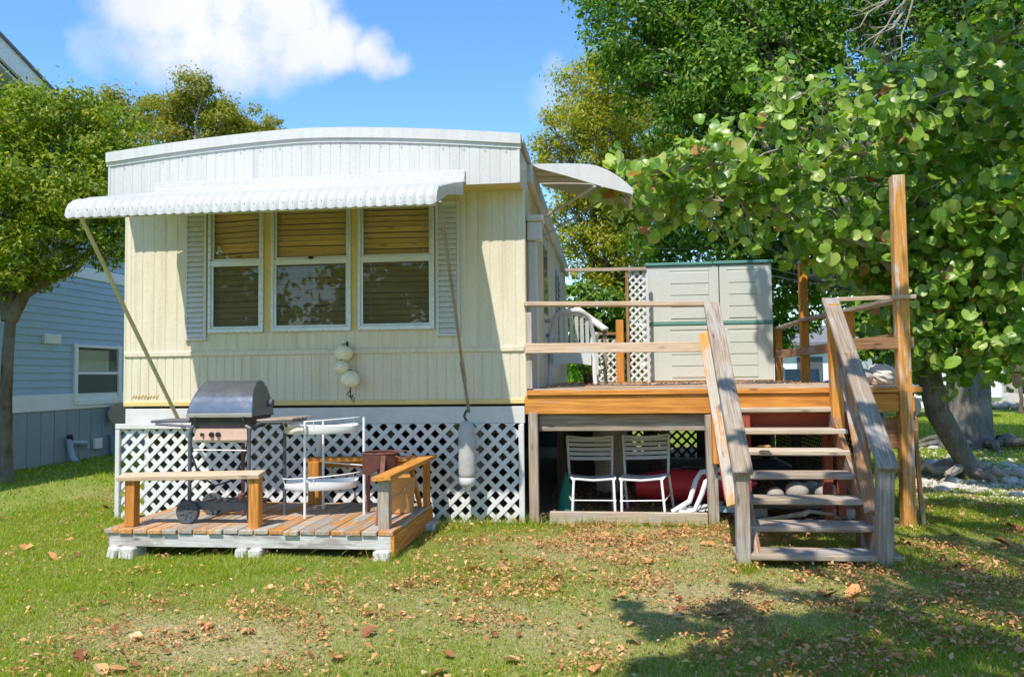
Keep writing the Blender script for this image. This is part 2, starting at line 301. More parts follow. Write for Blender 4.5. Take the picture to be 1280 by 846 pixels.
class MB:
    def __init__(s): s.v = []; s.f = []
    def add(s, vs, fs):
        k = len(s.v); s.v += [V(x) for x in vs]; s.f += [tuple(i+k for i in q) for q in fs]; return s
    def cbox(s, sx, sy, sz, M=None, b=.004):
        M = M or Matrix.Identity(4); x, y, z = sx/2, sy/2, sz/2; b = min(b, x*.45, y*.45, z*.45)
        vs, idx = [], {}
        for sxn in (-1, 1):
            for syn in (-1, 1):
                for szn in (-1, 1):
                    for ax in range(3):
                        p = [sxn*(x-b), syn*(y-b), szn*(z-b)]; p[ax] = (sxn*x, syn*y, szn*z)[ax]
                        idx[(sxn, syn, szn, ax)] = len(vs); vs.append(M @ V(p))
        fs = []
        I = lambda a, c, d, ax: idx[(a, c, d, ax)]
        for q in (-1, 1):
            fs.append([I(q, -1, -1, 0), I(q, 1, -1, 0), I(q, 1, 1, 0), I(q, -1, 1, 0)][::q])
            fs.append([I(-1, q, -1, 1), I(1, q, -1, 1), I(1, q, 1, 1), I(-1, q, 1, 1)][::-q])
            fs.append([I(-1, -1, q, 2), I(1, -1, q, 2), I(1, 1, q, 2), I(-1, 1, q, 2)][::q])
        for a in (-1, 1):
            for c in (-1, 1):
                k = a*c
                fs.append([I(a, c, -1, 0), I(a, c, -1, 1), I(a, c, 1, 1), I(a, c, 1, 0)][::k])
                fs.append([I(a, -1, c, 2), I(a, -1, c, 0), I(a, 1, c, 0), I(a, 1, c, 2)][::k])
                fs.append([I(-1, a, c, 1), I(-1, a, c, 2), I(1, a, c, 2), I(1, a, c, 1)][::k])
        for a in (-1, 1):
            for c in (-1, 1):
                for d in (-1, 1): fs.append([I(a, c, d, 0), I(a, c, d, 1), I(a, c, d, 2)][::a*c*d])
        return s.add(vs, fs)
    def box(s, x0, x1, y0, y1, z0, z1, b=.004):
        return s.cbox(abs(x1-x0), abs(y1-y0), abs(z1-z0), Matrix.Translation(((x0+x1)/2, (y0+y1)/2, (z0+z1)/2)), b)
    def bar(s, p0, p1, w, t, up=(0, 0, 1), b=.003):
        M, L = frame(p0, p1, up); return s.cbox(L, w, t, M, b)
    def tube(s, pts, r, n=8, caps=True):
        pts = [V(p) for p in pts]; m = len(pts); rs = r if isinstance(r, (list, tuple)) else [r]*m
        vs, fs = [], []; nrm = None
        for i, p in enumerate(pts):
            t = (pts[min(i+1, m-1)]-pts[max(i-1, 0)]).normalized()
            if nrm is None:
                a = V((0, 0, 1)) if abs(t.z) < .9 else V((1, 0, 0)); nrm = t.cross(a).normalized()
            else: nrm = (nrm-t*nrm.dot(t)).normalized()
            bn = t.cross(nrm)
            for k in range(n):
                a = 2*math.pi*k/n; vs.append(p+(nrm*math.cos(a)+bn*math.sin(a))*rs[i])
        for i in range(m-1):
            for k in range(n):
                fs.append((i*n+k, i*n+(k+1) % n, (i+1)*n+(k+1) % n, (i+1)*n+k))
        if caps: fs.append(tuple(range(n))[::-1]); fs.append(tuple((m-1)*n+k for k in range(n)))
        return s.add(vs, fs)
    def lathe(s, prof, n=20, M=None):
        M = M or Matrix.Identity(4); vs, fs = [], []
        for r, z in prof:
            for k in range(n):
                a = 2*math.pi*k/n; vs.append(M @ V((r*math.cos(a), r*math.sin(a), z)))
        for i in range(len(prof)-1):
            for k in range(n): fs.append((i*n+k, i*n+(k+1) % n, (i+1)*n+(k+1) % n, (i+1)*n+k))
        fs.append(tuple(range(n))[::-1]); fs.append(tuple((len(prof)-1)*n+k for k in range(n)))
        return s.add(vs, fs)
    def grid(s, fn, nu, nv, flip=False):
        vs = [fn(i/nu, j/nv) for j in range(nv+1) for i in range(nu+1)]; fs = []
        for j in range(nv):
            for i in range(nu):
                q = (j*(nu+1)+i, j*(nu+1)+i+1, (j+1)*(nu+1)+i+1, (j+1)*(nu+1)+i); fs.append(q[::-1] if flip else q)
        return s.add(vs, fs)
    def slab(s, fn, nu, nv, off):
        """closed sheet: fn(u,v) surface plus the same surface shifted by off"""
        o = V(off); W_ = nu+1; n = W_*(nv+1)
        a = [V(fn(i/nu, j/nv)) for j in range(nv+1) for i in range(nu+1)]
        vs = a+[p+o for p in a]; fs = []
        for j in range(nv):
            for i in range(nu):
                q = (j*W_+i, j*W_+i+1, (j+1)*W_+i+1, (j+1)*W_+i); fs.append(q); fs.append(tuple(x+n for x in q[::-1]))
        rim = [i for i in range(nu+1)]+[j*W_+nu for j in range(1, nv+1)]+[nv*W_+i for i in range(nu-1, -1, -1)]+[j*W_ for j in range(nv-1, 0, -1)]
        for i in range(len(rim)):
            p, q = rim[i], rim[(i+1) % len(rim)]; fs.append((q, p, p+n, q+n))
        return s.add(vs, fs)
    def prism(s, poly, off):
        """poly: list of 3D points of a planar polygon, extruded by off"""
        n = len(poly); o = V(off); vs = [V(p) for p in poly]+[V(p)+o for p in poly]
        fs = [tuple(range(n))[::-1], tuple(range(n, 2*n))]+[(i, (i+1) % n, n+(i+1) % n, n+i) for i in range(n)]
        return s.add(vs, fs)
    def sphere(s, c, r, n=16, m=10, sc=(1, 1, 1), jit=0):
        vs, fs = [], []; c = V(c)
        for j in range(1, m):
            t = math.pi*j/m
            for k in range(n):
                a = 2*math.pi*k/n; q = 1+random.uniform(-jit, jit)
                vs.append(c+V((math.sin(t)*math.cos(a)*sc[0], math.sin(t)*math.sin(a)*sc[1], math.cos(t)*sc[2]))*r*q)
        for j in range(m-2):
            for k in range(n): fs.append((j*n+k, (j+1)*n+k, (j+1)*n+(k+1) % n, j*n+(k+1) % n))
        T = len(vs); vs.append(c+V((0, 0, r*sc[2]))); vs.append(c-V((0, 0, r*sc[2])))
        for k in range(n): fs.append((T, k, (k+1) % n)); fs.append((T+1, (m-2)*n+(k+1) % n, (m-2)*n+k))
        return s.add(vs, fs)
    def mesh(s, name, mat, smooth=False, rel=V((0, 0, 0))):
        me = bpy.data.meshes.new(name); me.from_pydata([tuple(p-rel) for p in s.v], [], s.f)
        if smooth:
            me.polygons.foreach_set('use_smooth', [True]*len(me.polygons))
            try: me.set_sharp_from_angle(angle=math.radians(38))
            except Exception: pass
        me.materials.append(mat); me.update(); return me
    def build(s, name, mat, parent=None, smooth=False, origin=None):
        """vertices are given in world space"""
        if origin is None:
            if parent is not None: origin = wloc(parent)
            else:
                xs = [p.x for p in s.v]; ys = [p.y for p in s.v]; zs = [p.z for p in s.v]
                origin = V(((min(xs)+max(xs))/2, (min(ys)+max(ys))/2, min(zs)))
        return link(name, s.mesh(name, mat, smooth, V(origin)), parent, origin)
def frame(p0, p1, up=(0, 0, 1)):
    p0, p1 = V(p0), V(p1); x = (p1-p0); L = x.length; x.normalize(); z = V(up); z = (z-x*z.dot(x)).normalized(); y = z.cross(x)
    M = Matrix((x, y, z)).transposed().to_4x4(); M.translation = (p0+p1)/2; return M, L
def board(name, p0, p1, w, t, mat, parent=None, up=(0, 0, 1), b=.004):
    """one plank: its own object, local X along its length"""
    M, L = frame(p0, p1, up); me = MB().cbox(L, w, t, None, b).mesh(name, mat)
    o = bpy.data.objects.new(name, me); COL.objects.link(o)
    M = M.copy(); loc = M.translation.copy(); M.translation = loc-wloc(parent)
    o.parent = parent; o.matrix_local = M; WL[o.name] = loc
    return o
def post(name, x, y, z0, z1, w, mat, parent, d=None, lean=(0, 0), b=.005):
    return board(name, (x, y, z0), (x+lean[0], y+lean[1], z1), w, d or w, mat, parent, (0, -1, 0), b)
def children(o, tab={}): return [c for c in bpy.data.objects if c.parent == o]
def copy_tree(o, parent=None, kids=None):
    c = o.copy(); COL.objects.link(c); c.parent = parent
    for ch in kids.get(o.name, []): copy_tree(ch, c, kids)
    return c
def clip(poly, a, b, c, sign):
    """keep a*x+b*z (<,>) c"""
    out = []; n = len(poly); f = lambda p: sign*(a*p[0]+b*p[1]-c)
    for i in range(n):
        p, q = poly[i], poly[(i+1) % n]; fp, fq = f(p), f(q)
        if fp >= 0: out.append(p)
        if (fp >= 0) != (fq >= 0): t = fp/(fp-fq); out.append((p[0]+(q[0]-p[0])*t, p[1]+(q[1]-p[1])*t))
    return out
def lattice(parent, O, ax, w, h, pitch, lw, t, mat, name='lath'):
    """diagonal laths in two layers on a vertical plane: O lower corner, ax horizontal unit vector"""
    O = V(O); ax = V(ax); nrm = V((ax.y, -ax.x, 0)); hw = lw*.7071
    for layer, s in ((0, 1), (1, -1)):
        c = -h if s == 1 else 0; c += pitch*.35; end = w if s == 1 else w+h
        while c < end:
            poly = [(0, 0), (w, 0), (w, h), (0, h)]
            poly = clip(poly, 1, -s, c-hw, 1); poly = clip(poly, 1, -s, c+hw, -1) if len(poly) > 2 else []
            if len(poly) > 2:
                off = nrm*(t*.5 if layer == 0 else -t*.55)
                pts = [O+ax*x+V((0, 0, z))+off for x, z in poly]; cen = sum(pts, V((0, 0, 0)))/len(pts)
                mb = MB().prism([p-cen for p in pts], nrm*(t*.95)); mb.f = [tuple(q) for q in mb.f]
                link(name, mb.mesh(name, mat), parent, cen)
            c += pitch*(1+random.uniform(-.015, .015))
RNG = np.random.default_rng(11)
def raw_mesh(name, co, faces_n, nper, mat):
    """co (N,3); faces are consecutive indices array (F,nper)"""
    me = bpy.data.meshes.new(name); F = faces_n.shape[0]
    me.vertices.add(len(co)); me.vertices.foreach_set('co', co.astype(np.float32).ravel())
    me.loops.add(F*nper); me.loops.foreach_set('vertex_index', faces_n.astype(np.int32).ravel())
    me.polygons.add(F); me.polygons.foreach_set('loop_start', np.arange(0, F*nper, nper, dtype=np.int32))
    me.update(calc_edges=True); me.validate(); me.materials.append(mat); return me
def unit(a): return a/np.maximum(np.linalg.norm(a, axis=1, keepdims=True), 1e-9)
def leaf_mesh(name, P, N, size, mat, aspect=.5, fold=.18):
    n = len(P); N = unit(N); R = RNG.normal(size=(n, 3)); T = unit(np.cross(N, R)); B = np.cross(N, T)
    s = size*RNG.uniform(.6, 1.3, n)[:, None]; a = aspect*RNG.uniform(.8, 1.2, n)[:, None]; f = fold*s*RNG.uniform(-.6, 1.2, n)[:, None]
    co = np.stack([P-T*s, P-T*s*.15+B*s*a+N*f, P+T*s, P-T*s*.15-B*s*a+N*f], 1).reshape(-1, 3)
    k = np.arange(n)[:, None]*4; fa = np.concatenate([k+[0, 1, 2], k+[0, 2, 3]], 1).reshape(-1, 3)
    return raw_mesh(name, co, fa, 3, mat)
def clump_points(clumps, n, nsub=14, shell=.5, spread=.3, flat=.8):
    """leaf positions gathered in twiggy sprays inside uneven clumps; returns points, outward normals, sub centres per clump"""
    vol = np.array([c[3]**2.2 for c in clumps]); vol /= vol.sum(); Ps, Ns, subs = [], [], []
    for (x, y, z, r), w in zip(clumps, vol):
        m = max(20, int(n*w)); c = np.array([x, y, z]); ns = max(5, int(nsub*RNG.uniform(.8, 1.2)))
        d = unit(RNG.normal(size=(ns, 3))); rad = r*(RNG.uniform(0, 1, ns)**shell)[:, None]
        sc = d*rad*[1, 1, flat]+c; sr = r*spread*RNG.uniform(.55, 1.35, ns)
        pick = RNG.choice(ns, m, p=(sr**2/(sr**2).sum())); q = RNG.normal(size=(m, 3))*sr[pick][:, None]*.62*[1.1, 1.1, .75]
        p = sc[pick]+q; Ps.append(p); Ns.append(unit(p-c)*.45+unit(q)*.65+[0, 0, .4]+RNG.normal(size=(m, 3))*.5); subs.append((c, sc))
    return np.concatenate(Ps), np.concatenate(Ns), subs
def curve3(a, b, sag=0., n=6, wob=.06):
    a, b = V(a), V(b); L = (b-a).length; out = []
    for i in range(n+1):
        t = i/n; p = a.lerp(b, t); k = math.sin(math.pi*t)
        p += V((random.uniform(-1, 1), random.uniform(-1, 1), random.uniform(-1, 1)))*wob*L*k*.5+V((0, 0, sag*L*k)); out.append(p)
    return out
def make_tree(name, label, base, fork, r0, clumps, nleaf, lsize, bark, leaf, group=None, flare=1.35, aspect=.5, nsub=14, lean_pts=None, shell=.5, cat='tree', spread=.235, twigs=True, limb_k=1.0):
    root = thing(name, label, cat, base, group); base, fork = V(base), V(fork)
    pts = lean_pts or curve3(base-V((0, 0, .1)), fork, 0, 7, .05); m = len(pts)
    rs = [r0*(flare if i == 0 else (1.1 if i == 1 else 1.0))*(1-.35*i/(m-1)) for i in range(m)]
    MB().tube(pts, rs, 14).build('trunk', MT[bark], root, True)
    P, N, subs = clump_points(clumps, nleaf, nsub, shell, spread); limb = MB()
    for c, sc in subs:
        c = V(c); j = random.randint(int(m*.6), m-1) if (c-pts[-1]).length > .01 else m-1
        L = (c-pts[j]).length; ra = limb_k*min(rs[j]*.5, .025+L*.016)
        cp = curve3(pts[j], c, .06, 6, .12); limb.tube(cp, [ra*(1-.7*i/6) for i in range(7)], 7)
        if twigs:
            for s_ in sc[::2]:
                q = cp[random.randint(3, 6)]; limb.tube(curve3(q, V(s_), .04, 3, .14), [ra*.3, ra*.22, ra*.15, ra*.07], 5, False)
    limb.build('branches', MT[bark], root, True)
    link('crown', leaf_mesh('crown', P-np.array(base), N, lsize, MT[leaf], aspect), root, base)
    return root
# ------------------------------------------------------------------ ground
def gz(x, y):
    y = np.asarray(y, float); x = np.asarray(x, float)
    s = np.clip((7.0-y)/4., 0, 1.6); w = 1/(1+np.exp((x-.3)*1.6))
    base = -.16*s*s*(.35+.65*w)
    w2 = np.clip(1-np.abs(y-6)/14, 0, 1)
    return base+w2*(.012*np.sin(x*1.7+y*.9)+.009*np.sin(x*4.1-y*3.3))*np.clip((7-y)/1.5, 0, 1)
def dryness(x, y):
    g = lambda cx, cy, sx, sy: np.exp(-((x-cx)/sx)**2-((y-cy)/sy)**2)
    n = .5+.25*np.sin(x*2.3+1.1*np.sin(y*3.1))+.25*np.sin(y*3.7+x*1.3+1.7*np.sin(x*1.9))
    d = 1.15*g(.1, 6.5, 1.3, .75)+.5*g(1.0, 5.4, 1.7, .8)+.55*g(-.4, 4.6, 1.6, .7)+.4*g(-1.6, 4.0, 1.3, .5)+.08*g(1.2, 3.8, 1.2, .6)+.4*g(3.2, 6.2, 1.1, .9)+.6*g(-5.6, 8.6, 1.6, .8)+.45*g(-3., 4.2, 1.1, .45)+.3*g(-1.5, 5., .9, .3)
    return np.clip(d*(.55+.8*n)+.22*n-.02, 0, 1)
def axis(lo, hi, a, b, step):
    core = np.arange(a, b+1e-6, step); out = [a]; s = step
    L = []; p = a
    while p > lo: s *= 1.35; p -= s; L.append(max(p, lo))
    R = []; p = b; s = step
    while p < hi: s *= 1.35; p += s; R.append(min(p, hi))
    return np.array(L[::-1]+list(core)+R)
gx, gy = axis(-900, 900, -9, 9, .16), axis(-60, 1600, 1.2, 12, .12)
X_, Y_ = np.meshgrid(gx, gy); Z_ = gz(X_, Y_)
co = np.stack([X_, Y_, Z_], -1).reshape(-1, 3); nx, ny = len(gx), len(gy)
ii, jj = np.meshgrid(np.arange(nx-1), np.arange(ny-1)); k0 = (jj*nx+ii).ravel()
fa = np.stack([k0, k0+1, k0+nx+1, k0+nx], 1)
t = NT('lawn_soil'); dry = t.new('ShaderNodeAttribute', attribute_name='dry').outputs['Fac']
vc = t.coords(rnd=False); n1 = t.noise(vc, 1.1, 7, .65); n2 = t.noise(vc, 38, 5, .7); n3 = t.noise(vc, 9, 5)
gcol = t.ramp(n2, [(.3, (.10, .16, .018)), (.55, (.20, .28, .03)), (.75, (.32, .32, .08))])
dcol = t.ramp(n2, [(.3, (.20, .16, .07)), (.5, (.40, .33, .17)), (.72, (.60, .50, .33))])
fac = t.math('ADD', dry, t.math('MULTIPLY', t.math('SUBTRACT', t.math('ADD', n1, n3), 1.0), .8), True)
t.bump(t.math('ADD', n2, n3), .8, .03)
me = raw_mesh('lawn', co, fa, 4, t.fin(t.mix(fac, gcol, dcol), .95, 0, .1))
me.polygons.foreach_set('use_smooth', [True]*len(me.polygons))
at = me.attributes.new('dry', 'FLOAT', 'POINT'); at.data.foreach_set('value', dryness(co[:, 0], co[:, 1]).astype(np.float32))
tag(link('ground', me), kind='structure')

# ------------------------------------------------------------------ mobile home
D, XL, XR = 7.2, -4.608, -.738
ZS, ZB, ZW = 1.589, 1.078, .903          # siding seam, bottom of siding, bottom of white board
YF, ZF, ZE = 6.912, 3.032, 3.44          # fascia front, its underside, roof edge
YE = 15.0
def roofz(x):
    u = (x-(XL+XR)/2)/((XR-XL)/2); return ZE-.02+.14*(1-abs(u)**1.55)
home = thing('mobile_home', 'cream metal mobile home with white fascia, awning and lattice skirt', 'mobile home', (-2.67, 7.2, 0))
def ribbed(name, x0, x1, z0, z1, y, pitch, gw, gd, mat, first=None, yb=.012):
    """pressed metal sheet with narrow recessed grooves; z0/z1 may be functions of x"""
    f0 = z0 if callable(z0) else (lambda x: z0); f1 = z1 if callable(z1) else (lambda x: z1)
    xs = [(x0, 0)]; x = (first if first is not None else x0+pitch*.5)
    while x < x1-gw:
        if x > x0+gw: xs += [(x-gw/2, 0), (x-gw*.22, gd), (x+gw*.22, gd), (x+gw/2, 0)]
        x += pitch
    xs.append((x1, 0)); mb = MB(); n = len(xs)
    vs = [V((x, y+d, f0(x))) for x, d in xs]+[V((x, y+d, f1(x))) for x, d in xs]+[V((x, y+gd+yb, f0(x))) for x, d in xs]+[V((x, y+gd+yb, f1(x))) for x, d in xs]
    fs = []
    for i in range(n-1):
        fs += [(i, i+1, n+i+1, n+i), (2*n+i+1, 2*n+i, 3*n+i, 3*n+i+1), (n+i, n+i+1, 3*n+i+1, 3*n+i), (i+1, i, 2*n+i, 2*n+i+1)]
    fs += [(0, n, 3*n, 2*n), (n-1, 3*n-1, 4*n-1, 2*n-1)]
    mb.add(vs, fs); return mb.build(name, MT[mat], home)
# lower siding (closely ribbed), upper siding (broad ribs) round the windows
ribbed('lower_siding', XL, XR, ZB+.045, ZS-.035, D, .0855, .014, .005, 'cream', XL+.07)
mb = MB(); mb.box(XL-.012, XR+.004, D-.016, D+.02, ZS-.037, ZS+.012, .006); mb.build('seam_strip', MT['cream'], home)
mb = MB(); mb.box(XL-.012, XR+.004, D-.014, D+.02, ZB, ZB+.047, .006); mb.build('bottom_strip', MT['cream_flat'], home)
W1, W2, W3 = (-3.76, -3.212), (-3.134, -2.358), (-2.289, -1.564)
WB, WT = 1.78, 2.965
PT = .118
for a, b in ((XL, W1[0]), (W3[1], XR)): ribbed('upper_siding', a, b, ZS+.012, 3.22, D, PT, .034, .0045, 'cream', a+.06)
ribbed('upper_siding', W1[0], W3[1], ZS+.012, WB, D, PT, .034, .0045, 'cream')
ribbed('upper_siding', W1[0], W3[1], WT, 3.22, D, PT, .034, .0045, 'cream')
for a, b in ((W1[1], W2[0]), (W2[1], W3[0])):
    mb = MB(); mb.box(a, b, D-.004, D+.05, WB, WT, .004); mb.build('mullion', MT['cream_flat'], home)
# corner beads
for x in (XL-.006, XR+.008):
    mb = MB(); mb.tube([(x, D+.012, ZB+.02), (x, D+.012, 3.22)], .017, 8); mb.build('corner_trim', MT['cream'], home)
mb = MB(); mb.box(PY(600, 350, D).x-.006, PY(600, 350, D).x+.006, D-.006, D+.01, ZS+.014, 3.1, .002); mb.build('panel_joint', MT['cream'], home)
# white board above the lattice
board('skirt_board', ((XL+XR)/2-1.93, D+.012, (ZB+ZW)/2-.012), ((XL+XR)/2+1.935, D+.012, (ZB+ZW)/2-.012), .155, .03, MT['white_wood'], home, (0, -1, 0))
# shell: floor, side walls, rear wall, interior
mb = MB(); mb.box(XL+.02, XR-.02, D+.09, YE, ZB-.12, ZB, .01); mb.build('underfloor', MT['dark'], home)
mb = MB(); mb.box(XL, XL+.05, D+.03, YE, ZB, 3.3, .005); mb.build('west_side_wall', MT['cream'], home)
mb = MB(); mb.box(XL, XR, YE, YE+.05, ZB, 3.3, .005); mb.build('rear_wall', MT['cream'], home)
for y0, y1 in ((D+.03, 9.62), (10.52, 11.55), (12.85, YE)):
    mb = MB(); mb.box(XR-.06, XR, y0, y1, ZB, 3.3, .004)
    for k in range(int((y1-y0)/.3)): mb.box(XR-.001, XR+.008, y0+.15+k*.3, y0+.18+k*.3, ZB+.02, 3.28, .002)
    mb.build('east_side_wall', MT['cream'], home)
mb = MB(); mb.box(XR-.06, XR, 9.62, 10.52, 3.14, 3.3, .004); mb.build('east_side_wall', MT['cream'], home)
mb = MB(); mb.box(XR-.06, XR, 11.55, 12.85, ZB, 1.75, .004); mb.box(XR-.06, XR, 11.55, 12.85, 2.95, 3.3, .004); mb.build('east_side_wall', MT['cream'], home)
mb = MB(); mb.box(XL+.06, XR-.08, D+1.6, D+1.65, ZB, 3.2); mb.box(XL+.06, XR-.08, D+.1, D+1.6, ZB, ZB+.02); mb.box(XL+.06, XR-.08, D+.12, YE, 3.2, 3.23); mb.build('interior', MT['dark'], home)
# side door with glass, jalousie window
dr = MB().box(XR-.05, XR-.012, 9.65, 10.49, ZB+.06, 3.1, .004).build('side_door', MT['white_metal'], home)
mb = MB(); mb.box(XR-.014, XR-.004, 9.78, 10.36, 2.1, 2.95, .003); link('door_pane', mb.mesh('door_pane', MT['glass_screen'], rel=wloc(home)), dr, wloc(dr))
mb = MB(); mb.tube([(XR+.0, 9.73, 2.0), (XR+.04, 9.73, 2.0)], .022, 10); mb.sphere((XR+.055, 9.73, 2.0), .03, 10, 8); link('door_knob', mb.mesh('door_knob', MT['steel'], True, wloc(home)), dr, wloc(dr))
jw = MB()
for y in (11.55, 12.2, 12.85): jw.box(XR-.05, XR+.02, y-.03, y+.03, 1.75, 2.95, .004)
for z in (1.77, 2.93): jw.box(XR-.05, XR+.018, 11.55, 12.85, z-.03, z+.03, .004)
jw = jw.build('jalousie_window', MT['alu'], home)
for s in range(11):
    for y0, y1 in ((11.59, 12.16), (12.24, 12.82)):
        z = 1.83+s*.1; mb = MB().bar((XR-.01, y0, z), (XR-.01, y1, z), .11, .006, (.75, 0, .6), .001)
        link('glass_slat', mb.mesh('glass_slat', MT['glass_screen'], rel=wloc(home)), jw, wloc(jw))
# white corner downpipe with conductor head on the east side
mb = MB(); mb.box(XR+.012, XR+.1, D+.34, D+.43, 1.2, 2.62, .01); mb.build('downpipe', MT['white_metal'], home)
mb = MB(); mb.box(XR+.008, XR+.15, D+.3, D+.47, 2.62, 2.8, .012); mb.box(XR+.004, XR+.17, D+.28, D+.49, 2.8, 2.86, .01); mb.build('gutter_head', MT['white_metal'], home)
# fascia box
XF0, XF1 = XL-.008, XR+.012
ribbed('fascia', XF0+.022, XF1-.022, ZF, lambda x: roofz(x)-.083, YF, .0915, .012, .003, 'white_metal', XF0+.06)
for x in (XF0+.01, XF1-.01):
    mb = MB(); mb.box(x-.012, x+.012, YF-.006, YF+.03, ZF, ZE-.1, .004); mb.build('fascia_corner', MT['white_metal'], home)
mb = MB(); mb.box(XF0, XF1, YF+.02, D+.02, ZF+.002, ZF+.02, .004); mb.build('soffit', MT['cream_flat'], home)
for x in (XF0, XF1-.02):
    mb = MB().prism([(x, YF+.02, ZF), (x, D+.4, ZF+.0), (x, D+.4, ZE-.06), (x, YF+.02, ZE-.1)], (.02, 0, 0)); mb.build('fascia_end', MT['white_metal'], home)
# roof trim: a folded white band following the arched roof
N_ = 28
def trim_band(y0, y1, dz0, dz1, name):
    mb = MB(); xs = [XF0-.012+(XF1-XF0+.024)*i/N_ for i in range(N_+1)]
    vs = []
    for x in xs:
        z = roofz(min(max(x, XL), XR)); vs += [V((x, y0, z+dz0)), V((x, y0, z+dz1)), V((x, y1, z+dz1)), V((x, y1, z+dz0))]
    fs = []
    for i in range(N_):
        a, b = i*4, i*4+4
        for k in range(4): fs.append((a+k, b+k, b+(k+1) % 4, a+(k+1) % 4))
    fs += [(0, 1, 2, 3), (N_*4+3, N_*4+2, N_*4+1, N_*4)]
    mb.add(vs, fs); return mb.build(name, MT['white_metal'], home)
trim_band(YF-.03, YF+.06, -.048, .045, 'roof_trim'); trim_band(YF-.012, YF+.03, -.085, -.046, 'roof_trim')
roof = MB().slab(lambda u, v: (XF0-.03+(XF1-XF0+.06)*u, YF+.02+(YE+.15-YF)*v, roofz(min(max(XF0+(XF1-XF0)*u, XL), XR))+.02), 20, 2, (0, 0, -.05)).build('roof', MT['white_metal'], home)
mb = MB(); mb.box(XR+.0, XR+.06, D+.41, YE+.1, ZE-.24, ZE-.05, .012); mb.build('roof_edge', MT['white_metal'], home)
mb = MB()
for i in range(20):
    x = XL+.15+i*.19; mb.tube([(x, YF-.013, roofz(x)-.1), (x, YF-.02, roofz(x)-.1)], .006, 6)
tag(mb.build('screw', MT['steel'], home), kind='stuff')
# flashing strip under which the awning hooks
mb = MB(); mb.box(-4.14, -1.215, YF-.035, YF-.005, 3.045, 3.1, .006); mb.build('awning_track', MT['white_metal'], home)
mb = MB(); mb.box(-4.14, -1.215, YF-.02, YF-.006, 3.1, 3.16, .004); mb.build('flashing', MT['white_metal'], home)

# front awning: individual pressed pans
aw = thing('awning', None, None, (-2.7, 6.4, 2.9)); aw.parent = home; aw.location = V((-2.7, 6.4, 2.9))-wloc(home)
YO, AX0, AX1, NP = 5.74, -4.19, -1.235, 39
pw = (AX1-AX0)/NP
def awn_profile(t):
    # t 0..1 from wall to lip
    if t < .62:
        k = t/.62; return (6.885+(5.90-6.885)*k, 3.055+(2.785-3.055)*k)
    k = (t-.62)/.38; a = k*math.radians(88); r = .165
    return (5.90-r*math.sin(a), 2.785-.01-(r*(1-math.cos(a)))*.98)
def pan_fn(u, v):
    y, z = awn_profile(v); b = math.sin(math.pi*min(max((u-.06)/.88, 0), 1))**.8*.015
    y2, z2 = awn_profile(min(v+.01, 1)); y1, z1 = awn_profile(max(v-.01, 0)); t = V((0, y2-y1, z2-z1)).normalized(); n = V((0, t.z, -t.y))
    if n.z < 0: n = -n
    zz = z-(.013*math.sin(math.pi*u) if v > .99 else 0)
    return V((u*pw*.985, y+n.y*b, zz+n.z*b))
pm = MB().slab(pan_fn, 7, 16, (0, .0, -.006)).mesh('pan', MT['awning_metal'], True)
for i in range(NP): link('pan', pm, aw, (AX0+i*pw, 0, 0))
for x, t in ((AX0-.006, -1), (AX1+.001, 1)):
    pl = [(x, 6.885, 3.05)]+[(x, *awn_profile(k)) for k in (.3, .62, .72, .82, .92, 1.)]+[(x, 5.76, 2.62), (x, 6.2, 2.78), (x, 6.885, 2.93)]
    pl = [(a, b, c+.004) for a, b, c in pl]
    MB().prism(pl, (.006, 0, 0)).build('end_plate', MT['white_metal'], aw)
mb = MB(); mb.box(AX0, AX1, 5.752, 5.77, 2.60, 2.622, .003); mb.build('front_rail', MT['white_metal'], aw)
mb = MB()
for k in range(NP):
    x = AX0+(k+.5)*pw; mb.tube([(x, 5.728, 2.668), (x, 5.718, 2.667)], .003, 6)
tag(mb.build('rivet', MT['steel'], aw), kind='stuff')
MB().tube([(-4.085, 5.78, 2.61), (-4.05, 6.45, 1.78), (-4.01, 7.1, .965)], .017, 8).build('support_pole', MT['palebrass'], aw, True)
mb = MB(); mb.tube([PY(550, 252, 5.78), PY(568, 380, 6.4), PY(586, 515, 7.1)], .014, 8); mb.tube([PY(577, 452, 6.78), PY(581, 477, 6.92)], .02, 8); mb.build('support_pole', MT['pole'], aw, True)
for x in (-3.35, -2.6, -1.85):
    MB().tube([(x, 5.77, 2.61), (x, 6.3, 2.86), (x, 6.88, 3.0)], .01, 6).build('rafter', MT['white_metal'], aw, True)

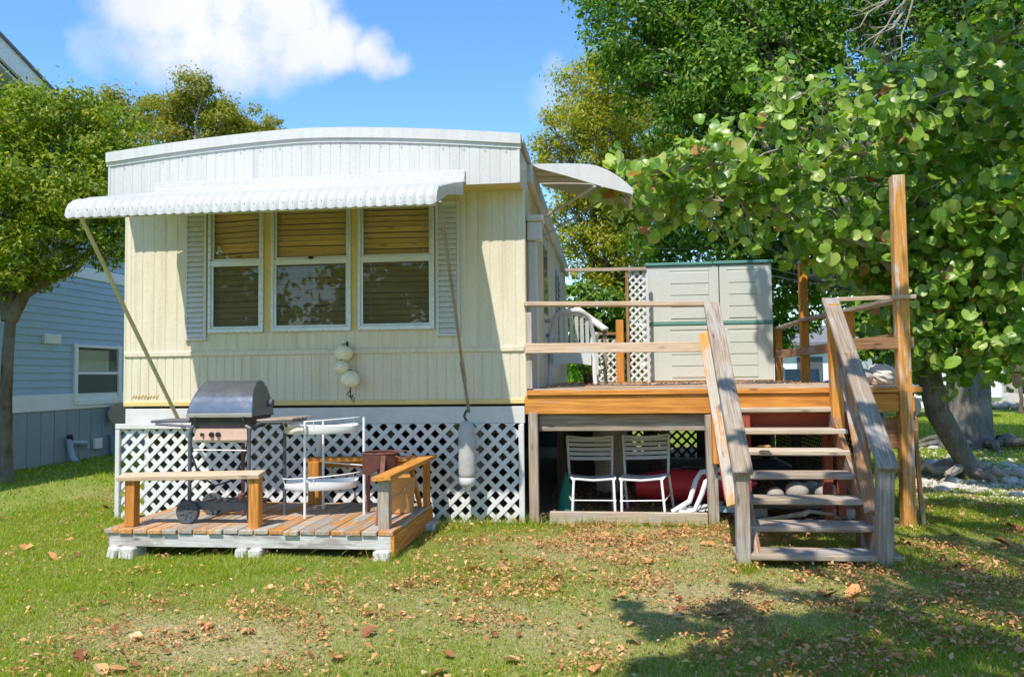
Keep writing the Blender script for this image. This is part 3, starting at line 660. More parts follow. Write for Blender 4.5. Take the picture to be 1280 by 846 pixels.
# front windows
def window(x0, x1, tilt):
    w = MB(); y0, y1 = D-.032, D+.03; fw = .027
    w.box(x0-.002, x0+fw, y0, y1, WB, WT, .005); w.box(x1-fw, x1+.002, y0, y1, WB, WT, .005)
    w.box(x0, x1, y0-.004, y1, WB-.012, WB+.03, .005); w.box(x0, x1, y0, y1, WT-.03, WT+.01, .005)
    win = w.build('window', MT['alu'], home)
    def part(name, mb, mat, smooth=False): return link(name, mb.mesh(name, mat, smooth, wloc(home)), win, wloc(win))
    zr = 2.43; xi0, xi1 = x0+fw, x1-fw
    f = MB(); f.box(xi0, xi1, D-.026, D+.012, zr-.028, zr+.028, .004); part('meeting_rail', f, MT['alu'])
    f = MB()
    for z0, z1 in ((WB+.03, zr-.028), (zr+.028, WT-.03)):
        yy = D-.018 if z0 < 2 else D-.006
        f.box(xi0, xi0+.022, yy, yy+.02, z0, z1, .003); f.box(xi1-.022, xi1, yy, yy+.02, z0, z1, .003); f.box(xi0+.022, xi1-.022, yy, yy+.02, z0, z0+.02, .003)
    part('sash', f, MT['alu'])
    part('lower_pane', MB().box(xi0+.022, xi1-.022, D-.010, D-.006, WB+.05, zr-.028, .0005), MT['glass_screen'])
    part('upper_pane', MB().box(xi0+.022, xi1-.022, D+.002, D+.006, zr+.048, WT-.03, .0005), MT['glass'])
    bm = MB().cbox(xi1-xi0-.01, .047, .004, Matrix.Rotation(math.radians(-64), 4, 'X'), .001).mesh('blind_slat', MT['blind'])
    z = WT-.04; k = 0
    while z > WB+.04:
        s = link('blind_slat', bm, win, ((xi0+xi1)/2, D+.05, z+random.uniform(-.004, .004))); s.rotation_euler = (random.uniform(-.08, .08), random.uniform(-.004, .004)+tilt*(.5 if z < 2.3 else 1), 0); z -= .052
    f = MB()
    for x in (xi0+.08, xi1-.08): f.tube([(x, D+.022, WT-.03), (x, D+.022, WB+.05)], .0025, 5)
    part('blind_cord', f, MT['curtain'])
    # tape wrapped pattern of small clips down the frame sides
    f = MB()
    for x in (x0+.012, x1-.012):
        for i in range(13): f.box(x-.008, x+.008, y0-.008, y0, WB+.08+i*.075, WB+.095+i*.075, .002)
    for i in range(int((x1-x0)/.06)): f.box(x0+.03+i*.06, x0+.042+i*.06, y0-.010, y0-.003, WB-.006, WB+.006, .002)
    tag(part('clip', f, MT['white_metal']), kind='stuff')
window(*W1, -.035); window(*W2, 0); window(*W3, .006)
f = MB(); f.sphere((-2.74, D-.03, 2.462), .02, 10, 8, (1.5, .6, .8)); f.build('sash_latch', MT['black'], home, True)
# shutters with louvres
def shutter(x0, x1):
    z0, z1 = 1.70, 2.95; y = D-.03; m = MB()
    m.box(x0, x0+.028, y, D-.003, z0, z1, .004); m.box(x1-.028, x1, y, D-.003, z0, z1, .004)
    m.box(x0+.028, x1-.028, y+.001, D-.003, z0, z0+.03, .004); m.box(x0+.028, x1-.028, y+.001, D-.003, z1-.03, z1, .004); m.box(x0+.028, x1-.028, D-.009, D-.004, z0+.03, z1-.03, .002)
    s = m.build('shutter', MT['white_metal'], home)
    lm = MB().cbox(x1-x0-.058, .006, .052, Matrix.Rotation(math.radians(-24), 4, 'X'), .002).mesh('louver', MT['white_metal'])
    z = z0+.055
    while z < z1-.03: link('louver', lm, s, ((x0+x1)/2, D-.022, z)); z += .0485
shutter(-3.995, -3.779); shutter(-1.545, -1.322)
# small faded name plate strip, letters no longer readable
mb = MB(); x = XL+.07
for i in range(9):
    a = random.uniform(-.5, .5); mb.bar((x, D-.004, ZB+.075), (x+.02+.012*a, D-.004, ZB+.115), .007, .004, (0, -1, 0), .001); mb.bar((x-.004, D-.0055, ZB+.095+.012*a), (x+.024, D-.0055, ZB+.1), .006, .004, (0, -1, 0), .001); x += .031
mb.build('worn_nameplate', MT['cream_flat'], home)

# lattice skirt
ls = thing('lattice_skirt', None, None, (-2.69, D-.03, 0)); ls.parent = home; ls.location = V((-2.69, D-.03, 0))-wloc(home)
lattice(ls, (XL-.03, D-.012, .01), (1, 0, 0), XR-XL+.02, ZW-.012, .139, .04, .008, MT['lath'])
board('top_rail', (XL-.065, D-.038, ZW-.012), (-3.78, D-.038, ZW-.012), .05, .035, MT['white_wood'], ls, (0, -1, 0))
post('frame_post', XL-.045, D-.036, .0, ZW-.04, .045, MT['white_wood'], ls, .03)
post('frame_post', XR-.03, D-.036, .0, ZW-.01, .05, MT['white_wood'], ls, .03)
post('frame_post', -2.66, D-.036, .0, ZW-.01, .045, MT['white_wood'], ls, .025)
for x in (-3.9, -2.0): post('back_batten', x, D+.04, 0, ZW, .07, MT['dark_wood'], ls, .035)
# dark piers and rubbish dimly seen beneath the floor
for i, (x, y) in enumerate([(-3.9, 9.), (-1.6, 9.), (-3.9, 12), (-1.6, 12)]):
    for k in range(4): board('pier_block', (x-.2, y, .1+k*.205), (x+.2, y, .1+k*.205), .2, .195, MT['concrete'], home, (0, 0, 1), .008)
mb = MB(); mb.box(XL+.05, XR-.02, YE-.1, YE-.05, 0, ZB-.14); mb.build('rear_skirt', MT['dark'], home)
mb = MB(); mb.box(XL+.02, XL+.06, D+.3, YE-.1, 0, ZB-.14); mb.build('west_skirt', MT['white_metal'], home)
# door awning on the east side
sa = thing('door_awning', None, None, (-.2, 8.1, 3.3)); sa.parent = home; sa.location = V((-.2, 8.1, 3.3))-wloc(home)
def sa_fn(u, v):
    k = u; x = -.70+.985*k; y = 7.7+.72*v
    z = 3.40-.05*k-.02*math.sin(math.pi*k)*-1-.20*max(0, (k-.55)/.45)**2.0-.03*k; return V((x, y, z))
MB().slab(sa_fn, 18, 4, (0, 0, -.012)).build('canopy', MT['beige_metal'], sa, True)
pl = [sa_fn(k/12, 0)+V((0, -.004, .002)) for k in range(13)]
low = [V((.284, 7.696, 3.065)), V((.0, 7.696, 3.15)), (-.35, 7.696, 3.27), (-.62, 7.696, 3.355)]
MB().prism([tuple(p) for p in pl]+[tuple(p) for p in low], (0, -.008, 0)).build('end_plate', MT['white_metal'], sa)
MB().prism([(p[0], p[1]+.735, p[2]) for p in [tuple(q) for q in pl]+[tuple(q) for q in low]], (0, .008, 0)).build('end_plate', MT['beige_metal'], sa)
mb = MB()
for v in (.3, .62): mb.tube([sa_fn(k/8, v)+V((0, 0, -.02)) for k in range(9)], .012, 6)
mb.box(.262, .29, 7.7, 8.42, 3.06, 3.12, .006); mb.build('canopy_rib', MT['beige_metal'], sa)
board('canopy_ledger', (XR+.03, 7.66, 3.385), (XR+.03, 8.5, 3.385), .09, .05, MT['beige_metal'], sa, (1, 0, 0))
board('brace', PY(744, 233, 7.69), PX(675, 275, XR+.02), .03, .018, MT['white_metal'], sa)
board('brace', PY(757, 248, 8.42), PX(667, 303, XR+.03), .03, .018, MT['pole'], sa)
# ------------------------------------------------------------------ small front deck
SD0, SD1, SY0, SY1, SZ = -3.86, -1.575, 5.80, 7.10, .195
sd = thing('small_deck', 'low orange wooden deck with short railings in front of the lattice skirt', 'deck', (-2.7, 6.4, 0))
n = 19; bw = (SD1-SD0)/n
for i in range(n):
    x = SD0+(i+.5)*bw; e = random.uniform(-.012, .012); dz = random.uniform(-.003, .003)
    board('floor_board', (x+random.uniform(-.003, .003), SY0-.035+e, SZ-.016+dz), (x, SY1, SZ-.016-dz), bw-.007, .034, MT['orange_worn'], sd, (random.uniform(-.012, .012), 0, 1), .005)
nl = MB()
for i in range(n):
    for y in (SY0+.03, 6.2, 6.6, 7.0):
        for s in (-.25, .25): nl.lathe([(.0045, 0), (.0045, .002)], 6, Matrix.Translation((SD0+(i+.5+s)*bw, y+random.uniform(-.01, .01), SZ+.0015)))
tag(nl.build('nail', MT['rust'], sd), kind='stuff')
board('fascia', (SD0+.04, SY0, SZ-.085), (SD1-.02, SY0, SZ-.085), .10, .035, MT['dirty_white'], sd, (0, -1, 0))
board('fascia', (SD1-.012, SY0-.018, SZ-.11), (SD1-.012, SY1, SZ-.105), .155, .032, MT['orange'], sd, (1, 0, 0))
board('fascia', (SD0+.02, SY0+.02, SZ-.09), (SD0+.02, SY1, SZ-.09), .10, .032, MT['grey_wood'], sd, (-1, 0, 0))
for y in (6.2, 6.6, 7.0): board('joist', (SD0+.05, y, SZ-.085), (SD1-.04, y, SZ-.085), .1, .035, MT['dark_wood'], sd, (0, -1, 0))
for k in range(n-1):  # worn saw-tooth bottom edge of the white front board
    if k % 2 == 0: continue
# front-left railing
post('rail_post', -3.70, SY0+.09, SZ, .555, .082, MT['orange'], sd); post('rail_post', -2.69, SY0+.09, SZ-.13, .575, .082, MT['orange'], sd)
board('rail_cap', (-3.80, SY0+.085, .575), (-2.635, SY0+.085, .598), .13, .036, MT['pale_wood'], sd, (0, -.15, 1))
# right railing, rear rail
post('rail_post', -1.675, SY0+.1, SZ-.13, .56, .085, MT['grey_wood'], sd); board('rail_post', (-1.60, 6.98, SZ), (-1.60, 6.98, .595), .13, .04, MT['orange'], sd, (1, 0, 0))
board('rail_cap', (-1.675, SY0-.0, .578), (-1.595, 7.06, .612), .15, .036, MT['orange'], sd, (-.1, 0, 1))
board('brace', (-1.645, 6.62, .54), (-1.63, 6.86, SZ+.01), .05, .03, MT['orange'], sd, (-1, 0, 0))
post('rail_post', -2.64, 7.02, SZ, .575, .1, MT['orange'], sd); board('rail_cap', (-2.71, 7.03, .592), (-1.70, 7.03, .602), .09, .036, MT['orange'], sd, (0, -.1, 1))
board('rail_board', (-2.59, 7.05, .545), (-1.7, 7.05, .55), .05, .025, MT['orange'], sd, (0, -1, 0))
for i, (u, v, lab) in enumerate([(150, 694, 'tilted white concrete block under the left front corner of the small deck'), (166, 691, 'white concrete block second from the left under the small deck'),
        (306, 692, 'small white concrete block under the middle of the small deck'), (323, 692, 'rounded concrete block right of centre under the small deck front'),
        (482, 690, 'white concrete block under the right front corner of the small deck'), (537, 657, 'shaded concrete block under the back right corner of the small deck')]):
    y = SY0+.03 if i < 5 else 6.9
    p = PY(u, v, y); g = float(gz(p.x, y)); mb = MB(); M = Matrix.Translation((p.x, y, (g+SZ-.137)/2-.004)) @ Matrix.Rotation(random.uniform(-.12, .12), 4, 'Z') @ Matrix.Rotation(.28 if i == 0 else random.uniform(-.06, .06), 4, 'Y')
    mb.cbox((.085, .12, .085, .1, .13, .13)[i], .2, SZ-.135-g+.012, M, .012); tag(mb.build('concrete_block', MT['concrete']), lab, 'concrete block', 'blocks under the small deck')

# ------------------------------------------------------------------ gas grill
GX, GY = -3.08, 6.28
gr = thing('gas_grill', 'black lidded gas grill on a wheeled cart standing on the small deck', 'grill', (GX, GY, SZ))
fx0, fx1 = -3.325, -2.80; yf, yb = 6.05, 6.44
prof = [(-.01, 0), (-.005, .05), (.035, .14), (.09, .205), (.17, .262), (.25, .285), (.30, .275), (.35, .22), (.385, .12), (.39, 0)]
def hood(u, v):
    k = v*(len(prof)-1); i = min(int(k), len(prof)-2); f_ = k-i; y = prof[i][0]*(1-f_)+prof[i+1][0]*f_; z = prof[i][1]*(1-f_)+prof[i+1][1]*f_
    s = 1-.20*(z/.285)**1.3; return V(((fx0+fx1)/2+(u-.5)*(fx1-fx0+.03)*s, yf+y, 1.035+z))
mb = MB(); mb.slab(hood, 10, 27, (0, .004, -.008))
for u in (0, 1):
    pts = [hood(u, k/27) for k in range(28)]; mb.prism(pts, (.006 if u == 0 else -.006, 0, 0))
mb.build('hood', MT['hood'], gr, True)
mb = MB(); mb.box(fx0-.012, fx1+.012, yf-.022, yf-.008, 1.028, 1.06, .004); mb.build('hood_rim', MT['steel'], gr)
mb = MB()
for x in (fx0+.06, fx1-.06): mb.tube([(x, yf-.012, 1.0), (x, yf-.03, 1.035)], .008, 6)
mb.build('hinge_pin', MT['darksteel'], gr)
mb = MB(); mb.tube([(fx1+.012, yf+.33, 1.13), (fx1+.035, yf+.33, 1.13)], .03, 12); mb.build('thermometer', MT['darksteel'], gr)
mb = MB(); z0, z1 = .93, 1.03
mb.add([V((fx0+.05, yf+.02, z0)), V((fx1-.05, yf+.02, z0)), V((fx1-.05, yb-.03, z0)), V((fx0+.05, yb-.03, z0)), V((fx0, yf-.004, z1)), V((fx1, yf-.004, z1)), V((fx1, yb, z1)), V((fx0, yb, z1))],
       [(3, 2, 1, 0), (4, 5, 6, 7), (0, 1, 5, 4), (1, 2, 6, 5), (2, 3, 7, 6), (3, 0, 4, 7)]); mb.build('firebox', MT['black'], gr)
pn = MB().add([V((fx0+.06, yf-.035, .85)), V((fx1-.02, yf-.035, .85)), V((fx1-.03, yf-.02, .937)), V((fx0+.075, yf-.02, .937)), V((fx0+.06, yf+.03, .85)), V((fx1-.02, yf+.03, .85)), V((fx1-.03, yf+.03, .937)), V((fx0+.075, yf+.03, .937))],
        [(0, 1, 2, 3), (1, 5, 6, 2), (5, 4, 7, 6), (4, 0, 3, 7), (3, 2, 6, 7), (4, 5, 1, 0)]).build('control_panel', MT['panel'], gr)
for x, r in ((-3.19, .011), (-3.115, .02), (-3.06, .02)):
    k = MB(); k.lathe([(r, 0), (r, .012), (r*.7, .018), (r*.6, .03)], 12, Matrix.Translation((x, yf-.03, .895)) @ Matrix.Rotation(math.radians(90), 4, 'X')); k.box(x-.003, x+.003, yf-.068, yf-.055, .88, .91, .001)
    link('knob', k.mesh('knob', MT['black'], True, wloc(gr)), pn, wloc(pn))
mb = MB(); mb.box(fx0+.05, fx1-.03, yf-.01, yf+.005, .828, .85, .003); mb.build('panel_lip', MT['steel'], gr)
for x, y, m in ((fx0+.01, yf+.0, 'darksteel'), (fx1-.02, yf+.0, 'darksteel'), (fx0+.30, yb-.06, 'rust'), (fx1+.12, yb-.02, 'darksteel')):
    mb = MB(); mb.tube([(x, y, SZ+(.0 if x > fx0+.1 else .1)), (x, y, .9), (x+.012, y, .94), (x+.03*(1 if x < GX else -1), y+.01, .958)], .0155, 8); mb.build('leg', MT[m], gr, True)
mb = MB(); mb.box(fx0+.03, fx1-.03, yf-.018, yf+.012, .30, .365, .004); mb.box(fx0+.03, fx1-.02, yb-.07, yb-.045, .30, .345, .004); mb.box(fx0+.05, fx0+.075, yf, yb-.05, .31, .345, .003); mb.box(fx1-.06, fx1-.035, yf, yb-.05, .31, .345, .003); mb.build('cart_frame', MT['darksteel'], gr)
mb = MB()
for k in range(7): mb.tube([(fx0+.05+k*.075, yf, .338), (fx0+.05+k*.075, yb-.05, .338)], .005, 5)
mb.build('wire_rack', MT['steel'], gr)
mb = MB(); mb.tube([(fx0+.04, yf, .77), (fx1-.04, yf, .765)], .006, 6); mb.build('cross_rod', MT['steel'], gr)
for y in (yf-.04, yb-.03):
    wh = MB(); A = Matrix.Translation((fx0+.02, y, SZ+.092)) @ Matrix.Rotation(math.radians(90), 4, 'X')
    wh.lathe([(.055, -.022), (.085, -.024), (.092, -.016), (.092, .016), (.085, .024), (.055, .022)], 28, A); wheel = wh.build('wheel', MT['rubber'], gr, True)
    s = MB()
    for a in range(6): s.bar((fx0+.02, y-.024, SZ+.092), (fx0+.02+.056*math.cos(a*math.pi/3+.3), y-.024, SZ+.092+.056*math.sin(a*math.pi/3+.3)), .016, .008, (0, -1, 0), .002)
    s.lathe([(.018, -.03), (.018, .03)], 10, A); link('hub', s.mesh('hub', MT['rubber'], False, wloc(gr)), wheel, wloc(wheel))
mb = MB(); mb.tube([(fx0+.02, yf-.03, SZ+.092), (fx0+.02, yb-.03, SZ+.092)], .008, 8); mb.build('axle', MT['steel'], gr)
# side shelves: left flat board, right slatted
mb = MB(); mb.box(fx0-.34, fx0-.01, yf+.02, yb-.02, .985, 1.005, .004); mb.tube([(fx0-.3, yf+.03, .975), (fx0+.02, yf+.03, .955)], .011, 7); mb.build('side_shelf', MT['darksteel'], gr)
for k in range(5): board('shelf_slat', (fx1+.03, yf+.06+k*.09, 1.0), (fx1+.33, yf+.06+k*.09, 1.01), .07, .016, MT['grey_wood'], gr)
mb = MB(); mb.tube([(fx1, yf+.04, .95), (fx1+.06, yf+.04, .985), (fx1+.32, yf+.04, .99), (fx1+.32, yb-.06, .99), (fx1, yb-.06, .96)], .012, 7); mb.build('shelf_bracket', MT['darksteel'], gr)
mb = MB(); mb.tube([(fx0-.08, yf+.2, .98), (fx0-.1, yf+.2, .75), (fx0-.02, yf+.2, .55), (fx0+.12, yf+.2, .46), (fx0+.26, yf+.2, .5), (fx0+.36, yf+.22, .68), (fx0+.4, yf+.24, .86)], .009, 7); mb.build('gas_hose', MT['black'], gr, True)
mb = MB(); mb.lathe([(.02, .0), (.03, .02), (.03, .05), (.012, .06)], 10, Matrix.Translation((fx0+.35, yf+.2, .345))); mb.tube([(fx0+.3, yf+.2, .37), (fx0+.5, yf+.22, .372)], .012, 6); mb.build('burner_fitting', MT['rust'], gr, True)

# ------------------------------------------------------------------ white two tier stand
st = thing('plant_stand', 'white metal two-tier plant stand in the middle of the small deck', 'plant stand', (-2.32, 6.62, SZ))
L0, L1, L2 = V((PY(381, 600, 6.28).x, 6.28, SZ)), V((PY(455, 600, 6.5).x, 6.5, SZ)), V((PY(404, 600, 6.74).x, 6.74, SZ))
for p, h in ((L0, .975), (L1, 1.0), (L2, .96)): MB().tube([p, (p.x, p.y, h)], .0115, 8).build('leg', MT['white_tube'], st, True)
for zt in (.875, .415):
    c = V((-2.385, 6.49, zt)); rx, ry = .285, .17
    def dish(u, v, c=c):
        a = 2*math.pi*u; r = min(v/.7, 1.0); k = max(0, (v-.7)/.3); r += .02*k
        return c+V((math.cos(a)*rx*r, math.sin(a)*ry*r+.25*math.cos(a)*rx*r, .06*k+.008*math.sin(3*a)*k))
    MB().slab(dish, 40, 9, (0, 0, -.006)).build('tray', MT['white_tube'], st, True)
    for s in (-1,):
        MB().tube([c+V((math.cos(a)*rx*1.06, s*math.sin(a)*ry*1.06+.25*math.cos(a)*rx, .105+.018*math.cos(a))) for a in [math.pi*k/14 for k in range(15)]], .0055, 6).build('wire_rim', MT['white_tube'], st, True)
    for a in (3.5, 4.7, 5.9):
        MB().tube([c+V((math.cos(a)*rx*1.02, math.sin(a)*ry*1.02+.25*math.cos(a)*rx, .05)), c+V((math.cos(a)*rx*1.06, math.sin(a)*ry*1.06+.25*math.cos(a)*rx, .105+.018*math.cos(a)))], .004, 5).build('rim_strut', MT['white_tube'], st, True)
MB().tube([(L2.x, L2.y, .6), (L1.x, L1.y, .6)], .005, 6).build('cross_wire', MT['white_tube'], st, True)

# ------------------------------------------------------------------ rusty brazier on three legs, tan tub
bz = thing('fire_bowl', 'rusty iron fire drum on three thin legs beside the deck railing', 'brazier', (-1.85, 6.35, SZ))
R0 = .145; cx, cy, zb, zt = -1.86, 6.42, .545, .715
def drum(u, v):
    a = 2*math.pi*u; arc = .055*max(0, math.cos(3*(a+1.2)))**.7
    return V((cx+R0*math.cos(a), cy+R0*math.sin(a), zb+arc+(zt-zb-arc)*v))
MB().slab(drum, 48, 4, (0, 0, 0.0)).build('drum', MT['rust'], bz, True)
mb = MB(); mb.lathe([(.0, .0), (.138, .0), (.141, .01), (.0, .012)], 24, Matrix.Translation((cx, cy, .62))); mb.build('fire_grate', MT['rust'], bz)
mb = MB()
for k in range(24):
    a = 2*math.pi*k/24; b = 2*math.pi*(k+1)/24; mb.tube([(cx+R0*math.cos(a), cy+R0*math.sin(a), zt), (cx+R0*math.cos(b), cy+R0*math.sin(b), zt)], .006, 5, False)
mb.build('rolled_rim', MT['rust'], bz, True)
for (px, py), a in (((-1.76, 6.0), -1.1), ((-2.02, 6.6), 2.6), ((-1.93, 6.66), 1.9)):
    board('leg', (px, py, SZ), (cx+R0*math.cos(a), cy+R0*math.sin(a), .70), .035, .018, MT['rust'], bz, (math.cos(a), math.sin(a), 0), .003)
mb = MB(); mb.tube([(cx+.1, cy-.05, .70), (cx+.2, cy-.03, .665), (cx+.27, cy-.02, .69), (cx+.3, cy-.0, .675)], .006, 6); mb.tube([(cx+.12, cy+.06, .73), (cx+.22, cy+.05, .72), (cx+.28, cy+.06, .655)], .005, 6); mb.build('wire_handle', MT['rust'], bz, True)
tb = thing('storage_tub', 'tan plastic tub standing inside the right railing of the small deck', 'tub', (-1.73, 6.62, SZ))
MB().lathe([(.095, 0), (.11, .01), (.125, .28), (.128, .30), (.118, .30), (.112, .27), (.10, .02)], 26, Matrix.Translation((-1.745, 6.62, SZ))).build('body', MT['tan'], tb, True)
MB().tube([(-1.86, 6.6, .46), (-1.87, 6.52, .38), (-1.80, 6.485, .33), (-1.70, 6.49, .37), (-1.63, 6.56, .46)], .006, 6).build('handle', MT['pale_wood'], tb, True)

# ------------------------------------------------------------------ floats hung on the wall
fl = thing('buoy_string', 'three yellowed foam net floats hung together on the cream wall', 'floats', (-2.4, 7.1, 1.2))
for u, v, r, y in ((430, 441, .082, 7.11), (427, 459, .068, 7.08), (438, 474, .088, 7.09)):
    p = PY(u, v, y); MB().sphere(p, r, 20, 14, (1, 1, .93), .012).build('buoy', MT['buoy'], fl, True)
    MB().tube([p+V((0, -.0, r*.85)), p+V((0, -.0, r*1.02))], .016, 8).build('plug', MT['rope'], fl, True)
q = PY(438, 487, 7.05)
mb = MB(); mb.tube([PY(434, 428, 7.17), PY(434, 434, 7.08)], .012, 6); mb.tube([PY(438, 484, 7.05), q+V((0, 0, -.06)), q+V((.02, 0, -.1))], .006, 6)
mb.tube([q, q+V((-.03, 0, -.04)), q+V((.0, 0, -.07)), q+V((.03, 0, -.045))], .006, 5); mb.tube([q+V((.0, 0, -.05)), q+V((.04, 0, -.08)), q+V((.03, 0, -.12))], .005, 5); mb.build('rope', MT['rope'], fl, True)
fd = thing('boat_fender', 'long grey foam boat fender hanging from the awning pole over the lattice', 'fender', (-1.22, 6.98, .4))
p = PY(584, 567, 6.98); FS = Matrix.Scale(.8, 4)
MB().lathe([(.03, .36), (.055, .35), (.085, .30), (.095, .24), (.097, -.20), (.09, -.25), (.085, -.255)], 22, Matrix.Translation(p) @ FS).build('body', MT['fender'], fd, True)
MB().lathe([(.085, -.25), (.092, -.27), (.09, -.315), (.07, -.35), (.04, -.365), (.035, -.40), (.02, -.41)], 20, Matrix.Translation(p) @ FS).build('foot', MT['white_plastic'], fd, True)
MB().tube([PY(584, 513, 7.05), p+V((-.01, 0, .37)), p+V((-.025, -.0, .33)), p+V((0, 0, .285))], .011, 7).build('rope', MT['rope'], fd, True)

# ------------------------------------------------------------------ main deck
DX0, DX1, DY0, DY1, DZ = -.715, 2.63, 7.22, 12.9, 1.21
dk = thing('raised_deck', 'raised orange wooden deck with railings beside the mobile home', 'deck', (1., 10., 0))
n = 40; bw = (DY1-DY0)/n
for i in range(n):
    y = DY0+(i+.5)*bw-.01; m = MT['orange_worn'] if i else MT['grey_wood']
    board('floor_board', (DX0+.01, y, DZ-.018), (DX1+.045, y, DZ-.018), bw-.008, .034, m, dk, (0, random.uniform(-.006, .006), 1), .005)
board('edge_board', (DX0, DY0-.032, DZ-.036), (DX1+.05, DY0-.032, DZ-.036), .046, .04, MT['orange'], dk, (0, -1, 0))
board('fascia', (DX0-.02, DY0-.012, DZ-.145), (DX1-.01, DY0-.012, DZ-.145), .165, .036, MT['orange'], dk, (0, -1, 0))
board('beam', (DX0+.1, DY0+.07, DZ-.31), (.93, DY0+.07, DZ-.31), .15, .05, MT['grey_wood'], dk, (0, -1, 0))
board('fascia', (DX1-.02, DY0, DZ-.145), (DX1-.02, DY1, DZ-.145), .165, .036, MT['orange'], dk, (1, 0, 0))
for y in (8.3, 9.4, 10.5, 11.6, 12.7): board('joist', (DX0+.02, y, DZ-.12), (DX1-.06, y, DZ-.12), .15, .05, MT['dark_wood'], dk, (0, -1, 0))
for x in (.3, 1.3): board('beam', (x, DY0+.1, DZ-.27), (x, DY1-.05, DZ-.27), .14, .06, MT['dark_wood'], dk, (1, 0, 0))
post('post', -.66, DY0-.03, 0, 1.0, .085, MT['grey_wood'], dk); post('post', .915, DY0-.03, 0, .97, .09, MT['grey_wood'], dk, None, (-.015, 0))
post('tall_post', 2.545, DY0+.0, 0, 3.03, .105, MT['post_wood'], dk, None, (-.0, 0), .006)
post('post', 2.70, DY0+.1, 0, 1.0, .035, MT['brown_wood'], dk, None, (-.05, 0))
board('skirt_panel', (2.2, DY0+.03, .80), (2.66, DY0+.03, .80), .27, .02, MT['brown_wood'], dk, (0, -1, 0))
for x in (-.5, .62, 2.45):
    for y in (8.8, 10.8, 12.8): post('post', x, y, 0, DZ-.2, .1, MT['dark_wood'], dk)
board('sill_plank', (-.52, DY0-.07, .065), (.86, DY0-.05, .06), .115, .05, MT['sill_wood'], dk, (0, -1, 0), .006)
# front railing left of the stairs
post('rail_post', -.69, DY0+.0, DZ, 1.905, .05, MT['grey_wood'], dk)
board('rail', PY(655, 380.5, DY0-.02), PY(883, 380, DY0-.02), .075, .04, MT['pale_wood'], dk, (0, .1, 1))
board('rail', PY(656, 435.5, DY0-.05), PY(877, 433.5, DY0-.05), .088, .036, MT['pale_wood'], dk, (0, -1, 0))
# front railing right of the stairs
a, b = PY(1044, 374.5, DY0-.03), PY(1143, 370.5, DY0-.03); board('rail', a, b, .1, .036, MT['pale_wood'], dk, (0, -.1, 1))
a, b = PY(1060, 430.5, DY0-.03), PY(1142, 428.5, DY0-.03); board('rail', a, b, .1, .034, MT['brown_wood'], dk, (0, -1, 0))
# east railing running back
for i, (u, h) in enumerate(((973, 1.99), (1006, 2.74), (1062, 2.0))):
    p = PX(u, 440, 2.56); post('tall_post' if h > 2.5 else 'rail_post', 2.56, p.y, DZ, h, .10, MT['orange'], dk)
yb_ = PX(973, 440, 2.56).y
seg = [(yb_+.05, 1.985), (10.6, 2.005), (9.2, 1.985), (8.3, 1.97), (DY0+.05, 1.955)]
for (y0, z0), (y1, z1) in zip(seg[:-1], seg[1:]): board('rail', (2.55, y0, z0), (2.55, y1-.0, z1), .13, .036, MT['grey_wood'], dk, (0, 0, 1))
board('rail', (2.52, yb_, 1.60), (2.52, DY0+.06, 1.605), .11, .034, MT['brown_wood'], dk, (1, 0, 0))
# back lattice under the deck, west side skirt of the deck is the home
for x0, x1 in ((-.66, .40), (1.40, 2.6)): board('added_dark_panel', ((x0+x1)/2-(x1-x0)/2, DY1-.02, .5), (x1, DY1-.02, .5), .98, .02, MT['dark_wood'], dk, (0, -1, 0))  # dark boards added to block the bright view out below the deck
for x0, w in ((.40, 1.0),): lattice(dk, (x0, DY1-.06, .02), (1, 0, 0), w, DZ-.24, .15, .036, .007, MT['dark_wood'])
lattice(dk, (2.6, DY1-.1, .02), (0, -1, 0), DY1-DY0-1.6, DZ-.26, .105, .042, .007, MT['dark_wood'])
# trellis screens at the back of the deck, left of the shed
tr = thing('trellis_screen', 'white lattice trellis with orange post on the deck left of the shed', 'trellis', (.45, 11.7, DZ))
p0, p1 = PY(785, 340, 11.8), PY(806, 340, 11.8)
lattice(tr, (p0.x, 11.8, DZ+.02), (1, 0, 0), p1.x-p0.x+.02, 1.62, .112, .032, .008, MT['lath'])
q0, q1 = PY(739, 420, 11.9), PY(781, 420, 11.9)
lattice(tr, (q0.x, 11.9, DZ+.02), (1, 0, 0), q1.x-q0.x, .64, .112, .030, .008, MT['lath'])
post('post', (PY(775, 440, 11.75)).x, 11.75, DZ, PY(775, 400, 11.75).z, .11, MT['orange'], tr)
post('frame_post', p0.x-.02, 11.78, DZ, PY(783, 335, 11.8).z, .045, MT['brown_wood'], tr); post('frame_post', p1.x+.03, 11.79, DZ, PY(806, 337, 11.8).z, .04, MT['white_wood'], tr)
board('top_rail', PY(700, 338, 11.76), PY(808, 336, 11.76), .05, .035, MT['grey_wood'], tr, (0, -1, 0))
board('top_rail', PY(738, 417, 11.86), PY(800, 417, 11.86), .04, .03, MT['brown_wood'], tr, (0, -1, 0))
wb = PY(720, 385, 10.9); wb2 = PY(757, 412, 10.6)
tag(board('stair_rail', wb, wb2, .11, .035, MT['white_wood'], None, (.5, -.6, .6)), 'white painted handrail board slanting down behind the plastic chair', 'handrail')
tag(board('stair_rail_post', (wb2.x-.01, wb2.y+.06, DZ), (wb2.x-.015, wb2.y+.06, wb2.z-.03), .05, .05, MT['grey_wood'], None, (0, -1, 0)), 'short post under the low end of the white handrail board', 'post')

